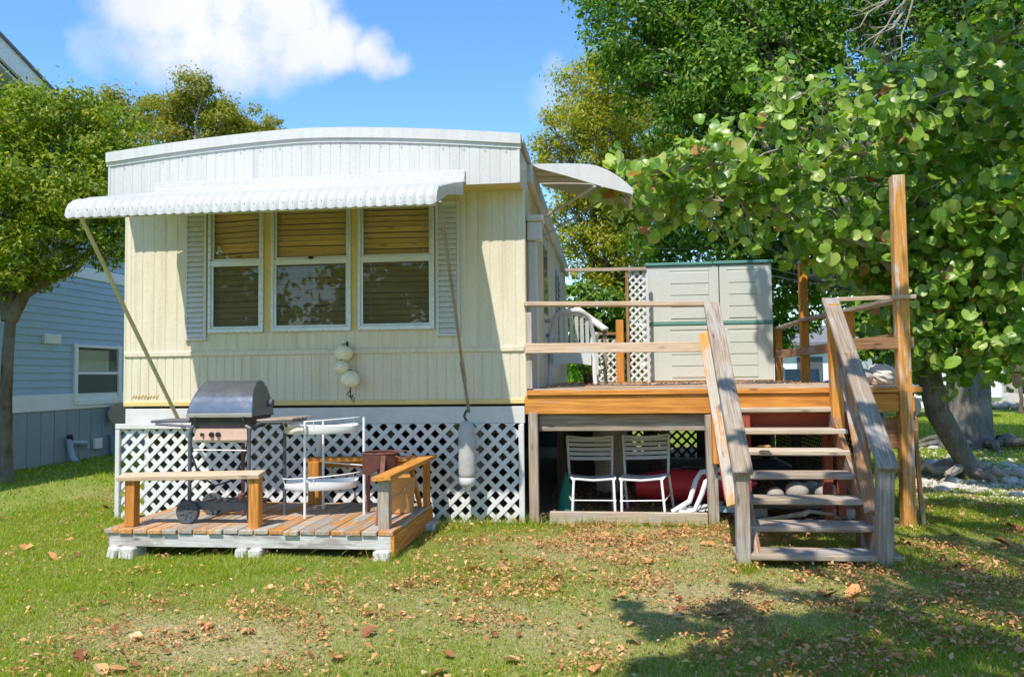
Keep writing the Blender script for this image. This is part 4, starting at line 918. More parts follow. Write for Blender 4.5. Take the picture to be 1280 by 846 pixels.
# ------------------------------------------------------------------ stairs
sr = thing('deck_stairs', 'weathered open wooden stairs with two handrails leading up to the deck', 'stairs', (1.5, 6.4, 0))
TR = [(922, 1058, 513, 511.5, 7.11), (925, 1060, 540.5, 538.5, 6.87), (928, 1064, 566.5, 565, 6.63), (931, 1093, 596, 596, 6.39), (935, 1097, 627.5, 628, 6.15), (937, 1103, 661.5, 661, 5.91), (921, 1131, 697, 697.5, 5.67)]
for i, (u0, u1, v0, v1, y) in enumerate(TR):
    a, b = PY(u0, v0, y), PY(u1, v1, y); zz = (a.z+b.z)/2
    board('tread', (a.x, y+.12, zz), (b.x, y+.12, zz+random.uniform(-.004, .004)), .255, .042, MT['grey_wood'] if i > 2 else MT['sill_wood'], sr, (0, -.0, 1), .008)
for x, m in ((1.10, 'brown_wood'), (1.93, 'brown_wood')):
    board('stringer', (x, 7.2, .93), (x-.08, 5.75, .0), .19, .045, MT[m], sr, (1, 0, 0))
board('riser_panel', (1.16, 7.25, .915), (2.1, 7.25, .915), .15, .02, MT['red_wood'], sr, (0, -1, 0))
for x in (1.2, 1.98): post('red_post', x, 7.16, .1, .98, .07, MT['red_wood'], sr)
post('red_post', 1.86, 7.1, .02, .80, .075, MT['red_wood'], sr)
# newels and handrails
aL, bL = PY(889, 379, 7.16), PY(929, 592, 5.62)
aR, bR = PY(1037, 374, 7.16), PY(1111, 587, 5.62)
def cap(a, b): return board('handrail', a, b, .135, .038, MT['grey_wood'], sr, (0, -.55, .83), .006)
cap(aL, bL); cap(aR, bR)
def at_y(a, b, y): t_ = (y-a.y)/(b.y-a.y); return a.lerp(b, t_)
pL, pR = at_y(aL, bL, 5.70), at_y(aR, bR, 5.70)
post('newel', pL.x+.0, 5.70, .02, pL.z-.03, .09, MT['grey_wood'], sr, None, (.0, 0)); post('newel', pR.x-.03, 5.70, .02, pR.z-.03, .1, MT['grey_wood'], sr, None, (.03, 0))
p = PY(888, 385, 7.13); q = PY(903, 478, 7.1)
board('newel', (.945, 7.1, .55), (.93, 7.13, 1.90), .08, .08, MT['orange'], sr, (0, -1, 0)); board('newel', (1.955, 7.1, .85), (1.945, 7.1, 1.915), .095, .09, MT['orange'], sr, (0, -1, 0))
board('newel', PY(1082, 600, 6.42), PY(1064, 480, 6.55)+V((0, 0, .25)), .085, .08, MT['brown_wood'], sr, (0, -1, 0)); post('newel', PY(1080, 640, 6.4).x, 6.4, .0, .75, .1, MT['brown_wood'], sr)
board('lower_rail', PY(880, 417, 7.05), PY(917, 632, 5.82), .09, .036, MT['orange_worn'], sr, (-.45, -.75, .5)); board('lower_rail', PY(892, 500, 6.9), PY(912, 622, 6.0), .09, .036, MT['red_wood'], sr, (-.9, -.4, .2))
board('lower_rail', PY(1052, 440, 7.0), PY(1090, 640, 5.85), .09, .036, MT['brown_wood'], sr, (-.6, -.6, .5))

# ------------------------------------------------------------------ resin shed
sh = thing('storage_shed', 'pale sage resin storage shed with green trim standing on the deck', 'shed', (1.55, 12.4, DZ))
sx0, sx1, sy, sz0, sz1 = .62, 2.44, 12.0, 1.21, 2.94; sd_ = .85; zm = PY(880, 404, 12.).z
m = MB(); m.box(sx0, sx0+.05, sy+.03, sy+sd_, sz0, sz1, .012); m.box(sx1-.05, sx1, sy+.03, sy+sd_, sz0, sz1, .012); m.box(sx0, sx1, sy+sd_, sy+sd_+.04, sz0, sz1, .01); m.box(sx0+.05, sx1-.05, sy+.03, sy+sd_, sz0, sz0+.04, .005); m.build('body', MT['shed'], sh)
for i in range(11):
    for x in (sx0-.004, sx1-.004):
        b = MB(); b.box(x, x+.008, sy+.06, sy+sd_-.04, sz0+.05+i*.153, sz0+.19+i*.153, .003); b.build('side_plank', MT['shed'], sh)
m = MB(); m.box(sx0-.02, (sx0+sx1)/2+.06, sy-.03, sy+sd_+.05, sz1, sz1+.045, .015); m.box((sx0+sx1)/2+.065, sx1+.02, sy-.03, sy+sd_+.05, sz1+.002, sz1+.05, .015); m.build('lid', MT['shed_green'], sh)
m = MB(); m.box(sx0+.01, sx1+.0, sy-.012, sy+.03, zm-.022, zm+.022, .008); m.build('green_band', MT['shed_green'], sh)
xm = PY(900, 400, 12.).x
for (x0, x1) in ((sx0+.005, xm-.006), (xm+.006, sx1-.005)):
    for z0, z1 in ((sz0+.02, zm-.025), (zm+.025, sz1-.005)):
        dd = MB(); dd.box(x0, x1, sy, sy+.03, z0, z1, .01); door = dd.build('door', MT['shed'], sh)
        w = x1-x0; a0, a1 = x0+w*(.33 if x0 < 1 else .17), x0+w*(.86 if x0 < 1 else .70)
        nb = 4; hh = (z1-z0-.14)/nb
        for k in range(nb):
            b = MB(); b.box(a0, a1, sy-.011, sy+.004, z0+.05+k*hh, z0+.05+(k+1)*hh-.012, .007); link('door_panel', b.mesh('door_panel', MT['shed'], rel=wloc(sh)), door, wloc(door))
        b = MB(); b.box(a0-.02, a1+.02, sy-.006, sy+.002, z1-.075, z1-.055, .003); link('grip', b.mesh('grip', MT['shed'] if z1 > zm+.1 else MT['stone'], rel=wloc(sh)), door, wloc(door))

# ------------------------------------------------------------------ plastic armchair on the deck (seen from its back)
pc = thing('plastic_armchair', 'white plastic slatted armchair behind the railing on the raised deck', 'chair', (-.5, 10.1, DZ))
cx, cy = PY(715, 440, 10.0).x, 10.0
def bk(u, z):  # back sheet curve
    return V((cx+u, cy+.10*(u/.27)**2-.10*(z-.42)/.5+.02, DZ+z))
H_ = lambda u: .60+.325*math.sqrt(max(0, 1-abs(u/.275)**3.2))
fr = MB(); arch = [bk(u, H_(u)) for u in [-.272+.0272*2*i for i in range(11)]]
arch[0] = bk(-.272, .60); arch[-1] = bk(.272, .60)
fr.tube([bk(-.255, .40)]+arch+[bk(.255, .40)], .03, 8)
fr.bar(bk(-.26, .45), bk(.26, .45), .13, .02, (0, -1, 0), .006); fr.tube([bk(u/10*.22, .855+.03*math.cos(u/10*1.4)) for u in range(-10, 11)], .018, 6)
fr.build('backrest', MT['white_plastic'], pc, True)
for k in range(7):
    u = -.195+k*.065; board('back_slat', bk(u, .47), bk(u*.98, H_(u)-.03), .046, .012, MT['white_plastic'], pc, (0, -1, 0), .004)
m = MB(); m.slab(lambda u, v: V((cx-.24+.48*u, cy+.02+.46*v, DZ+.40+.02*v-.012*math.sin(math.pi*u))), 8, 6, (0, 0, -.018)); m.slab(lambda u, v: V((cx-.24+.48*u, cy+.0+.015*math.sin(math.pi*u), DZ+.41-.17*v+.03*math.sin(math.pi*u)*v)), 8, 3, (0, .012, 0)); m.build('seat', MT['white_plastic'], pc, True)
for s in (-1, 1):
    MB().tube([bk(s*.25, .62)+V((s*.02, .02, 0)), (cx+s*.30, cy+.2, DZ+.64), (cx+s*.31, cy+.46, DZ+.645), (cx+s*.305, cy+.50, DZ+.60)], [.022, .028, .028, .02], 8).build('armrest', MT['white_plastic'], pc, True)
    board('leg', (cx+s*.285, cy+.02, DZ), (cx+s*.245, cy+.10, DZ+.60), .05, .04, MT['white_plastic'], pc, (0, -1, 0), .008)
    board('leg', (cx+s*.30, cy+.50, DZ), (cx+s*.30, cy+.48, DZ+.62), .05, .04, MT['white_plastic'], pc, (0, -1, 0), .008)
pp = thing('potted_plant', 'small dark pot with green leaves under the plastic armchair', 'plant', (cx+.2, cy+.75, DZ))
MB().lathe([(.07, 0), (.1, .14), (.105, .15), (.09, .15), (.085, .12)], 16, Matrix.Translation((cx+.2, cy+.75, DZ))).build('pot', MT['dark_wood'], pp, True)
P = np.array([cx+.2, cy+.75, DZ+.22])+RNG.normal(size=(220, 3))*[.08, .08, .06]; link('foliage', leaf_mesh('foliage', P-np.array(wloc(pp)), RNG.normal(size=(220, 3))+[0, 0, .7], .035, MT['leaf_shrub']), pp, wloc(pp))
for u, v, r, m, lab, nm, sc in ((1076, 471, .105, 'stone', 'rounded grey stone lying on the deck edge', 'grey_stone', (1.25, 1, .75)), (1101, 469, .12, 'coral', 'bleached white coral lump on the deck edge beside the tall post', 'white_coral', (1.2, 1, .85))):
    p = PY(u, v, 7.62); mb = MB(); mb.sphere((p.x, p.y, DZ+r*.68), r, 22, 14, sc, .05 if m == 'stone' else .12); tag(mb.build(nm, MT[m], None, m == 'stone'), lab, nm.split('_')[1] if m == 'stone' else 'coral')

# ------------------------------------------------------------------ under the deck: strap chairs, red kayak, netting
def strap_chair(name, label, group):
    t = thing(name, label, 'chair', (0, 0, 0), group)   # front faces -Y, origin between the feet
    for s in (-1, 1):
        MB().tube([(s*.20, -.235, 0), (s*.185, -.215, .40), (s*.20, -.19, .425), (s*.215, .0, .42), (s*.215, .16, .40), (s*.225, .30, 0)], .0125, 8).build('leg_frame', MT['white_tube'], t, True)
        MB().tube([(s*.205, .15, .40), (s*.21, .19, .46), (s*.225, .30, .83)], .0125, 8).build('back_frame', MT['white_tube'], t, True)
    MB().tube([(-.225, .30, .83), (-.11, .335, .812), (0, .345, .806), (.11, .335, .812), (.225, .30, .83)], .012, 8).build('top_rail', MT['white_tube'], t, True)
    MB().tube([(-.2, -.2, .42), (0, -.215, .405), (.2, -.2, .42)], .0125, 8).build('front_rail', MT['white_tube'], t, True)
    MB().tube([(-.205, -.226, .195), (.205, -.226, .195)], .007, 6).build('stretcher', MT['white_tube'], t, True)
    for s in (-1, 1): MB().tube([(s*.205, -.226, .195), (s*.222, .24, .195)], .007, 6).build('stretcher', MT['white_tube'], t, True)
    for k in range(7):
        y = -.185+k*.048; sg = .026
        MB().slab(lambda u, v, y=y: V((-.215+.43*u, y+.04*v, .428-sg*math.sin(math.pi*u))), 10, 1, (0, 0, -.005)).build('seat_strap', MT['white_plastic'], t, True)
    for k in range(5):
        f_ = .30+k*.135; yy, zz, hw = .19+.11*f_, .46+.37*f_, .21+.014*f_
        MB().slab(lambda u, v, yy=yy, zz=zz, hw=hw: V((-hw+2*hw*u, yy+.045*math.sin(math.pi*u)+.011*v, zz-.01*math.sin(math.pi*u)+.036*v)), 10, 1, (0, .005, 0)).build('back_strap', MT['white_plastic'], t, True)
    return t
c1 = strap_chair('strap_chair', 'left of two white vinyl strap chairs under the raised deck, standing straight', 'strap chairs under the deck')
KIDS = {}
for o in bpy.data.objects:
    if o.parent: KIDS.setdefault(o.parent.name, []).append(o)
c2 = copy_tree(c1, None, KIDS); c2['label'] = 'right of two white strap chairs under the deck, tilted, red plastic behind it'
c1.scale = c2.scale = (1.0, 1, .87); c1.location = (PZ(741, 642, 0).x-.005, 7.70, 0.0); c1.rotation_euler = (.0, .012, math.radians(5))
c2.location = (PZ(809, 643, 0).x-.005, 7.70, 0.005); c2.rotation_euler = (.02, -.045, math.radians(-10))
WL[c1.name] = c1.location.copy(); WL[c2.name] = c2.location.copy()
# overturned lounge frame
lf = thing('lounge_frame', 'overturned white tube chair frame leaning behind the stairs post under the deck', 'chair frame', (.8, 7.7, 0))
MB().tube([PY(840, 640, 7.6), PY(862, 626, 7.62), PY(870, 600, 7.66), PY(876, 590, 7.7), PY(905, 586, 7.72), PY(912, 600, 7.7)], .024, 8).build('tube_frame', MT['white_tube'], lf, True)
MB().tube([PY(842, 645, 7.36), PY(868, 638, 7.38), PY(877, 618, 7.42), PY(882, 602, 7.45), PY(890, 597, 7.5), PY(914, 596, 7.5)], .022, 8).build('tube_frame', MT['white_tube'], lf, True)
for k in range(6):
    a, b = PY(850+k*9, 641-k*.8, 7.38), PY(856+k*9, 634-k*1.5, 7.75); board('strap', a, b, .05, .006, MT['white_plastic'], lf, (0, 0, 1), .002)
board('blue_strap', PY(890, 636, 7.4), PY(918, 636, 7.3), .06, .02, MT['blue'], lf, (0, -1, 0))
# red plastic kayak
kk = thing('red_kayak', 'red plastic kayak hull lying on the ground behind the right strap chair', 'kayak', (.6, 8.8, 0))
def hull(u, v, top):
    x = .28+1.25*u; s = max(.02, math.sin(math.pi*min(1, .12+u*.9)))**.55; a = math.pi*(v-.5)*1.0
    return V((x, 8.35+.26*s*math.sin(a)+.2*u, .19+(.17*s*math.cos(a) if top else -.18*s*math.cos(a))))
MB().grid(lambda u, v: hull(u, v, True), 22, 12).grid(lambda u, v: hull(u, v, False), 22, 12, True).build('hull', MT['red'], kk, True)
mb = MB(); mb.lathe([(.12, .0), (.13, .02), (.115, .03), (.11, .0)], 20, Matrix.Translation((.95, 8.47, .335)) @ Matrix.Scale(1.7, 4, (1, 0, 0))); mb.build('cockpit_rim', MT['black'], kk, True)
tl = thing('plastic_bin', 'olive plastic bin standing in the shade behind the left strap chair', 'bin', (.1, 9.3, 0))
MB().lathe([(.16, 0), (.17, .02), (.20, .68), (.21, .70), (.18, .72), (.05, .80), (.04, .84)], 20, Matrix.Translation((.03, 9.3, 0))).build('body', MT['sill_wood'], tl, True)
nt = thing('net_bundle', 'small cone of green netting beside the left grey deck post', 'netting', (-.42, 7.9, 0))
for k in range(7):
    a = k*.9; MB().tube([(-.42+.1*math.cos(a)+.01*j*math.cos(a*3+j), 7.85+.1*math.sin(a)+.012*j*math.sin(a*2+j), .0+.0) if j == 0 else (-.40+(.1-.018*j)*math.cos(a+.5*j), 7.85+(.1-.018*j)*math.sin(a+.5*j), .075*j) for j in range(6)], .006, 5).build('net_cord', MT['green_net'], nt, True)
mb = MB(); mb.lathe([(.10, 0), (.085, .12), (.05, .26), (.012, .38)], 14, Matrix.Translation((-.40, 7.85, 0))); mb.build('net_body', MT['green_net'], nt, True)
# floats and driftwood under the stairs
for (u, v, r, lab) in ((969, 606, .085, 'dull grey float leftmost under the stairs'), (996, 611, .115, 'large pale round float second from left under the stairs'), (1014, 601, .10, 'pale round float behind the others under the stairs'), (1032, 609, .115, 'large pale round float rightmost under the stairs')):
    p = PY(u, v+3, 7.6 if v != 601 else 7.85); mb = MB(); mb.sphere((p.x, p.y, .15+r*.8), r*.85, 18, 12, (1.1, 1, .95), .02); tag(mb.build('float', MT['stone'], None, True), lab, 'float', 'round floats under the stairs')
fb = board('float_shelf', (1.15, 7.7, .135), (2.25, 7.7, .135), .6, .03, MT['dark_wood'], None); tag(fb, 'dark plank holding the round floats under the stairs', 'plank')
tag(board('shelf_block', (1.3, 7.7, 0), (1.3, 7.7, .119), .3, .2, MT['concrete'], None, (0, -1, 0)), 'left block under the float plank beneath the stairs', 'concrete block', 'blocks under the float plank'); tag(board('shelf_block', (2.1, 7.7, 0), (2.1, 7.7, .119), .3, .2, MT['concrete'], None, (0, -1, 0)), 'right block under the float plank beneath the stairs', 'concrete block', 'blocks under the float plank')
for pts, lab in (([(938, 651), (965, 648), (985, 645), (1005, 642), (1012, 639), (1042, 643)], 'upper pale driftwood branch lying under the stairs'), ([(955, 657), (990, 656), (1012, 650), (1020, 654), (1045, 653), (1066, 657)], 'lower pale driftwood branch lying under the stairs')):
    ps = [PY(u, v, 6.75 if i % 2 else 6.8) for i, (u, v) in enumerate(pts)]; mb = MB(); mb.tube(ps, [.012, .016, .018, .022, .016, .012], 7); tag(mb.build('driftwood', MT['drift'], None, True), lab, 'driftwood')
# ------------------------------------------------------------------ neighbour's blue house
nh = thing('blue_house', 'two-storey blue lap-sided house with white trim behind the left tree', 'house', (-12.5, 13, 0))
HX = -8.85; HY0, HY1 = 9.2, 17.5
mb = MB(); mb.box(-17, HX-.03, HY0, HY1, .0, 5.3, .01); mb.build('wall', MT['bluegrey'], nh)
k = 0
for y0 in np.arange(HY0, HY1, .305):
    b = MB(); b.box(HX-.03, HX-.008, y0+.006, min(y0+.299, HY1), .0, .86, .004); b.build('skirt_plank', MT['bluegrey'], nh)
z = 1.12; wy0, wy1, wz0, wz1 = 12.42, 13.60, 1.0, 1.90
while z < 3.06:
    z1 = min(z+.1165, 3.075)
    segs = [(HY0, HY1)] if z1 < wz0 or z > wz1 else [(HY0, wy0-.06), (wy1+.06, HY1)]
    for a, b_ in segs:
        mb = MB(); mb.prism([(HX-.03, a, z), (HX+.012, a, z), (HX-.004, a, z1), (HX-.03, a, z1)], (0, b_-a, 0)); mb.build('lap_board', MT['blue'], nh)
    z += .1165
z = 3.29
while z < 5.2:
    mb = MB(); mb.prism([(HX-.03, HY0, z), (HX+.012, HY0, z), (HX-.004, HY0, z+.12), (HX-.03, HY0, z+.12)], (0, HY1-HY0, 0)); mb.build('lap_board', MT['blue'], nh); z += .12
mb = MB(); mb.box(HX-.02, HX+.02, HY0-.02, HY1, .86, 1.12, .006); mb.build('trim_band', MT['frost_white'], nh)
mb = MB(); mb.box(HX-.02, HX+.025, HY0-.02, HY1, 3.08, 3.28, .006); mb.build('trim_band', MT['frost_white'], nh)
for y in (HY0, HY1): mb = MB(); mb.box(HX-.05, HX+.022, y-.06, y+.06, 1.12, 3.08, .006); mb.build('corner_board', MT['frost_white'], nh)
# sash window
w = MB(); w.box(HX-.02, HX+.04, wy0-.06, wy0+.03, wz0-.06, wz1+.06, .006); w.box(HX-.02, HX+.04, wy1-.03, wy1+.06, wz0-.06, wz1+.06, .006); w.box(HX-.02, HX+.045, wy0+.03, wy1-.03, wz0-.08, wz0+.02, .006); w.box(HX-.02, HX+.045, wy0-.08, wy1+.08, wz1, wz1+.05, .006); w.box(HX-.02, HX+.03, wy0+.03, wy1-.03, 1.44, 1.49, .005)
win = w.build('window', MT['frost_white'], nh)
for z0, z1, mm in ((wz0+.02, 1.44, 'glass_screen'), (1.49, wz1, 'glass')):
    b = MB(); b.box(HX+.002, HX+.008, wy0+.03, wy1-.03, z0, z1, .001); link('pane', b.mesh('pane', MT[mm], rel=wloc(nh)), win, wloc(win))
b = MB(); b.box(HX-.028, HX-.022, wy0+.03, wy1-.03, wz0, wz1, .001); link('dark_backing', b.mesh('dark_backing', MT['dark'], rel=wloc(nh)), win, wloc(win))  # dark sheet on the wall stands in for the unlit room
b = MB(); b.slab(lambda u, v: V((HX-.012+.006*math.sin(u*60), wy0+.05+(wy1-wy0-.3)*u, 1.50+.36*v)), 60, 1, (-.003, 0, 0)); link('curtain', b.mesh('curtain', MT['curtain'], rel=wloc(nh)), win, wloc(win))
b = MB(); b.box(HX-.01, HX+.05, 11.62, 12.0, 1.93, 2.09, .006); b.build('vent_hood', MT['frost_white'], nh)
for i in range(4): b = MB(); b.box(HX+.05, HX+.058, 11.64, 11.98, 1.945+i*.036, 1.965+i*.036, .002); b.build('vent_louver', MT['alu'], nh)
p = PX(90, 565, HX+.1)
MB().tube([PX(86, 548, HX+.06), PX(88, 560, HX+.06), PX(90, 572, HX+.08), PX(96, 578, HX+.2)], .05, 10).build('drain_pipe', MT['blue'], nh, True)
MB().tube([PX(86, 552, HX+.07), PX(97, 553, HX+.07), PX(108, 553, HX+.07), PX(110, 559, HX+.07)], .035, 8).build('drain_pipe', MT['blue'], nh, True)
MB().tube([PX(87, 545, HX+.08), PX(88, 550, HX+.06)], .05, 8).build('pipe_cap', MT['black'], nh, True)
q = PX(122, 554, HX+.03); b = MB(); b.box(HX, HX+.06, q.y-.1, q.y+.1, q.z-.09, q.z+.09, .008); b.build('meter_box', MT['frost_white'], nh)
# gable roof: rake falling away to the rear
ry0, ry1, rz0, rz1 = 8.4, 14.6, 7.02, 4.72
mb = MB(); mb.prism([(HX-.02, 5.0, 5.2), (HX-.02, HY1, 4.2), (HX-.02, ry1, rz1), (HX-.02, ry0, rz0), (HX-.02, 5.0, 5.76)], (-.1, 0, 0)); mb.build('gable_wall', MT['bluegrey'], nh)
for i in range(14):
    z = 5.25+i*.12; yb = ry0+(rz0-.25-z)/(rz0-rz1)*(ry1-ry0)
    if yb > 8.5: mb = MB(); mb.prism([(HX-.02, 8.2, z), (HX+.02, 8.2, z), (HX+.004, 8.2, z+.12), (HX-.02, 8.2, z+.12)], (0, yb-8.2, 0)); mb.build('lap_board', MT['bluegrey'], nh)
sl_ = (rz1-rz0)/(ry1-ry0)
mb = MB(); mb.prism([(HX+.25, ry0, rz0), (HX+.25, ry1+1, rz1+sl_), (HX+.25, ry1+1, rz1+sl_-.3), (HX+.25, ry0, rz0-.3)], (-.05, 0, 0)); mb.build('rake_board', MT['frost_white'], nh)
mb = MB(); mb.prism([(HX+.19, ry0, rz0-.32), (HX+.19, ry1+1, rz1+sl_-.32), (HX+.19, ry1+1, rz1+sl_-.36), (HX+.19, ry0, rz0-.36)], (-.9, 0, 0)); mb.build('rake_soffit', MT['frost_white'], nh)
mb = MB().prism([(HX+.29, ry0, rz0+.04), (HX+.29, ry1+1.1, rz1+sl_*1.1+.04), (HX+.29, ry1+1.1, rz1+sl_*1.1), (HX+.29, ry0, rz0)], (-8.5, 0, 0)); mb.build('roof', MT['asphalt_roof'], nh)
mb = MB().prism([(HX+.29, ry0, rz0+.041), (HX+.29, 2.5, rz0-2.1), (HX+.29, 2.5, rz0-2.14), (HX+.29, ry0, rz0)], (-8.5, 0, 0)); mb.build('roof', MT['asphalt_roof'], nh)
hr = thing('hose_reel', 'dark round hose reel on a stand at the corner of the blue house', 'hose reel', (-8.3, 13.7, 0))
p = PY(151, 517, 13.4)
mb = MB(); mb.lathe([(.0, -.1), (.2, -.1), (.2, -.08), (.12, -.07), (.12, .07), (.2, .08), (.2, .1), (.0, .1)], 20, Matrix.Translation(p) @ Matrix.Rotation(math.radians(90), 4, 'X') @ Matrix.Rotation(.5, 4, 'Y')); mb.build('reel', MT['pole'], hr, True)
mb = MB(); mb.tube([p, (p.x, p.y+.1, 0)], .03, 8); mb.build('stand', MT['darksteel'], hr)
p = PZ(149, 568, 0); bk_ = thing('blue_bucket', 'pale blue bucket on the grass at the foot of the blue house', 'bucket', p)
MB().lathe([(.13, 0), (.14, .01), (.17, .36), (.175, .37), (.16, .37), (.15, .34), (.12, .02)], 18, Matrix.Translation(p)).build('body', MT['blue'], bk_, True); MB().tube([p+V((-.17, 0, .36)), p+V((-.1, -.12, .25)), p+V((.1, -.12, .25)), p+V((.17, 0, .36))], .006, 5).build('handle', MT['steel'], bk_, True)

# ------------------------------------------------------------------ trees
def px_clumps(lst):
    out = []
    for u, v, y, r in lst:
        p = PY(u, v, y); out.append((p.x, p.y, p.z, r))
    return out
random.seed(21)
lt = px_clumps([(-60, 180, 9.6, .8), (15, 175, 9.4, .75), (70, 165, 9.8, .72), (125, 175, 10, .62), (165, 200, 10.4, .5), (-20, 260, 9.3, .75), (45, 240, 9.2, .7), (105, 235, 9.6, .65), (150, 255, 9.8, .5), (-60, 320, 9.6, .6),
                (20, 310, 9.3, .48), (70, 290, 9.3, .45), (115, 285, 9.6, .42), (148, 300, 9.8, .36), (50, 335, 9.5, .3), (-10, 140, 10.2, .7), (90, 200, 10.6, .7), (130, 322, 9.7, .25), (-100, 240, 10, .9), (15, 345, 9.6, .25), (30, 128, 10., .4), (105, 138, 10.2, .35), (30, 335, 9.2, .3), (75, 328, 9.4, .28), (-5, 352, 9.3, .32), (45, 352, 9.9, .25), (145, 150, 10.5, .42), (60, 260, 10.4, .6)])
make_tree('yard_tree', 'bushy yellow-green tree with forked trunk at the left in front of the blue house', (-7.87, 9.75, 0), PY(14, 395, 9.7),   .085, lt, 60000, .038, 'bark_dark', 'leaf_left', 'garden trees', 1.1, .42, 30, [PY(8, 612, 9.75), PY(6, 560, 9.75), PY(7, 500, 9.72), PY(10, 440, 9.7), PY(14, 392, 9.7), PY(16, 350, 9.6), PY(24, 290, 9.5)], shell=.42, limb_k=.55)
mb = MB(); mb.tube([PY(14, 400, 9.7), PY(30, 368, 9.65), PY(60, 350, 9.6), PY(95, 335, 9.6), PY(125, 300, 9.7)], [.085, .075, .06, .05, .03], 10); mb.tube([PY(12, 400, 9.7), PY(4, 350, 9.7), PY(-10, 290, 9.8)], [.1, .08, .05], 10)
mb.build('limb', MT['bark_dark'], bpy.data.objects['yard_tree'], True)
BGT = [('background_tree', 'olive tree behind the neighbour\'s roof, left of the mobile home roof', [(120, 150, 21, 1.1), (150, 135, 21, .8), (95, 175, 21, 1.1), (170, 165, 20, .8), (130, 200, 20, 1.2), (60, 200, 21, 1.2)], (120, 21), 7000),
       ('background_tree', 'tall open olive tree rising behind the left end of the mobile home roof', [(245, 118, 22, .75), (215, 130, 22, .65), (270, 135, 22, .65), (200, 155, 22, .7), (240, 150, 22.5, .8), (280, 155, 22, .55), (225, 175, 22, .8), (262, 172, 22, .7), (185, 135, 22.6, .5), (258, 108, 22, .4)], (240, 22), 7500),
       ('background_tree', 'low rounded olive tree peeping over the mobile home roof', [(310, 155, 23, .6), (335, 162, 23, .5), (295, 170, 23, .6), (320, 175, 23, .7), (350, 185, 23, .6)], (318, 23), 4500)]
for nm, lab, cl, (u, y), n in BGT:
    p = PY(u, 480, y); make_tree(nm, lab, (p.x, y, 0), PY(u, 230, y), .14, px_clumps(cl), n*2, .055, 'bark_pale', 'leaf_bg', 'trees behind the mobile home', 1.3, .45, 12, shell=.45, spread=.34)
# golden tree right of the roof
yc = px_clumps([(735, 120, 21, 1.2), (770, 110, 21, 1.2), (700, 170, 21, .9), (745, 165, 20.5, 1.3), (790, 160, 21, 1.2), (690, 195, 21, .65), (735, 215, 20.5, 1.1), (780, 215, 21, 1.3), (715, 240, 21, .9), (755, 265, 21, 1.2), (800, 260, 21, 1.3), (730, 300, 21, .9), (770, 315, 21, 1.1), (810, 320, 21, 1.1), (690, 275, 21.5, .6), (760, 360, 21, .9), (800, 370, 21, 1.), (735, 345, 21, .6), (750, 85, 21.5, .7), (835, 200, 21.5, 1.4), (780, 420, 21, .9), (745, 410, 21.4, .7)])
p = PY(775, 480, 21.3); make_tree('golden_tree', 'golden yellow-green tree behind the door awning right of the roof', (p.x, 21.3, 0), PY(775, 330, 21.3),   .25, yc, 60000, .055, 'bark', 'leaf_yellow', 'garden trees', 1.3, .45, 28, shell=.42)
# great dark tree with the thick trunk
bc = px_clumps([(745, -30, 17.5, 1.0), (790, 10, 17, 1.3), (800, 70, 17, 1.0), (850, 40, 16.5, 1.5), (835, 110, 17, 1.1), (900, 0, 16.5, 1.6), (895, 90, 16, 1.5), (950, 50, 16, 1.6), (880, 160, 16.5, 1.3), (945, 140, 16, 1.5), (1000, 20, 16.5, 1.6), (1000, 120, 16.5, 1.4), (960, 220, 16.5, 1.5), (1040, 190, 16.5, 1.6), (1020, 280, 17, 1.5),
                (1060, -20, 16.5, 1.3), (1150, 0, 16, 1.4), (1180, 70, 15.5, 1.3), (1230, 20, 15.5, 1.6), (1290, 60, 15, 1.7), (1110, 250, 16.5, 1.6), (1180, 200, 16, 1.5), (1250, 150, 15.5, 1.6), (1120, 160, 17, .9), (880, 250, 17.5, 1.4), (930, 310, 18, 1.5), (1060, 330, 17, 1.3), (1150, 320, 16.5, 1.4), (1230, 270, 15.5, 1.5), (990, 350, 18, 1.1), (850, 310, 18.5, 1.3), (1200, 380, 16, 1.1), (1270, 340, 15.5, 1.2), (1110, 390, 17, .8), (1300, 220, 15.5, 1.5)])
make_tree('shade_tree', 'great dark green shade tree with a thick grey trunk at the right', (6.55, 14.7, 0), PY(1205, 330, 15.2), .42, bc, 170000, .06, 'bark', 'leaf_deep', 'garden trees', 1.25, .48, 32, [PY(1207, 566, 14.8), PY(1208, 540, 14.8), PY(1210, 500, 14.8), PY(1211, 460, 14.8), PY(1208, 400, 15), PY(1200, 330, 15.2)], shell=.4)
rb = MB()
for a in range(9):
    t_ = a*2*math.pi/9+.3; b0 = V((6.5, 14.75, .12)); e = b0+V((math.cos(t_)*random.uniform(.9, 1.5), math.sin(t_)*random.uniform(.9, 1.5), -.2)); rb.tube(curve3(b0+V((math.cos(t_)*.3, math.sin(t_)*.3, 0)), e, .08, 5, .1), [.09, .08, .07, .05, .04, .02], 8)
rb.build('root', MT['bark'], bpy.data.objects['shade_tree'], True)
# bare grey twigs of a dead limb, high up
db = MB(); o = PY(1150, -40, 12.5)
for (u, v) in ((1065, 18), (1058, 40), (1085, 60), (1075, 78), (1100, 5), (1125, 70), (1110, 40)):
    c = curve3(o, PY(u, v, 12.5), -.08, 6, .12); db.tube(c, [.028, .024, .02, .016, .012, .009, .005], 6)
    for k in (3, 4, 5):
        e = c[k]+V((random.uniform(-.35, -.1), random.uniform(-.2, .2), random.uniform(-.2, .12))); db.tube(curve3(c[k], e, 0, 3, .1), [.01, .008, .006, .003], 5)
db.build('dead_limb', MT['bark_pale'], bpy.data.objects['shade_tree'], True)
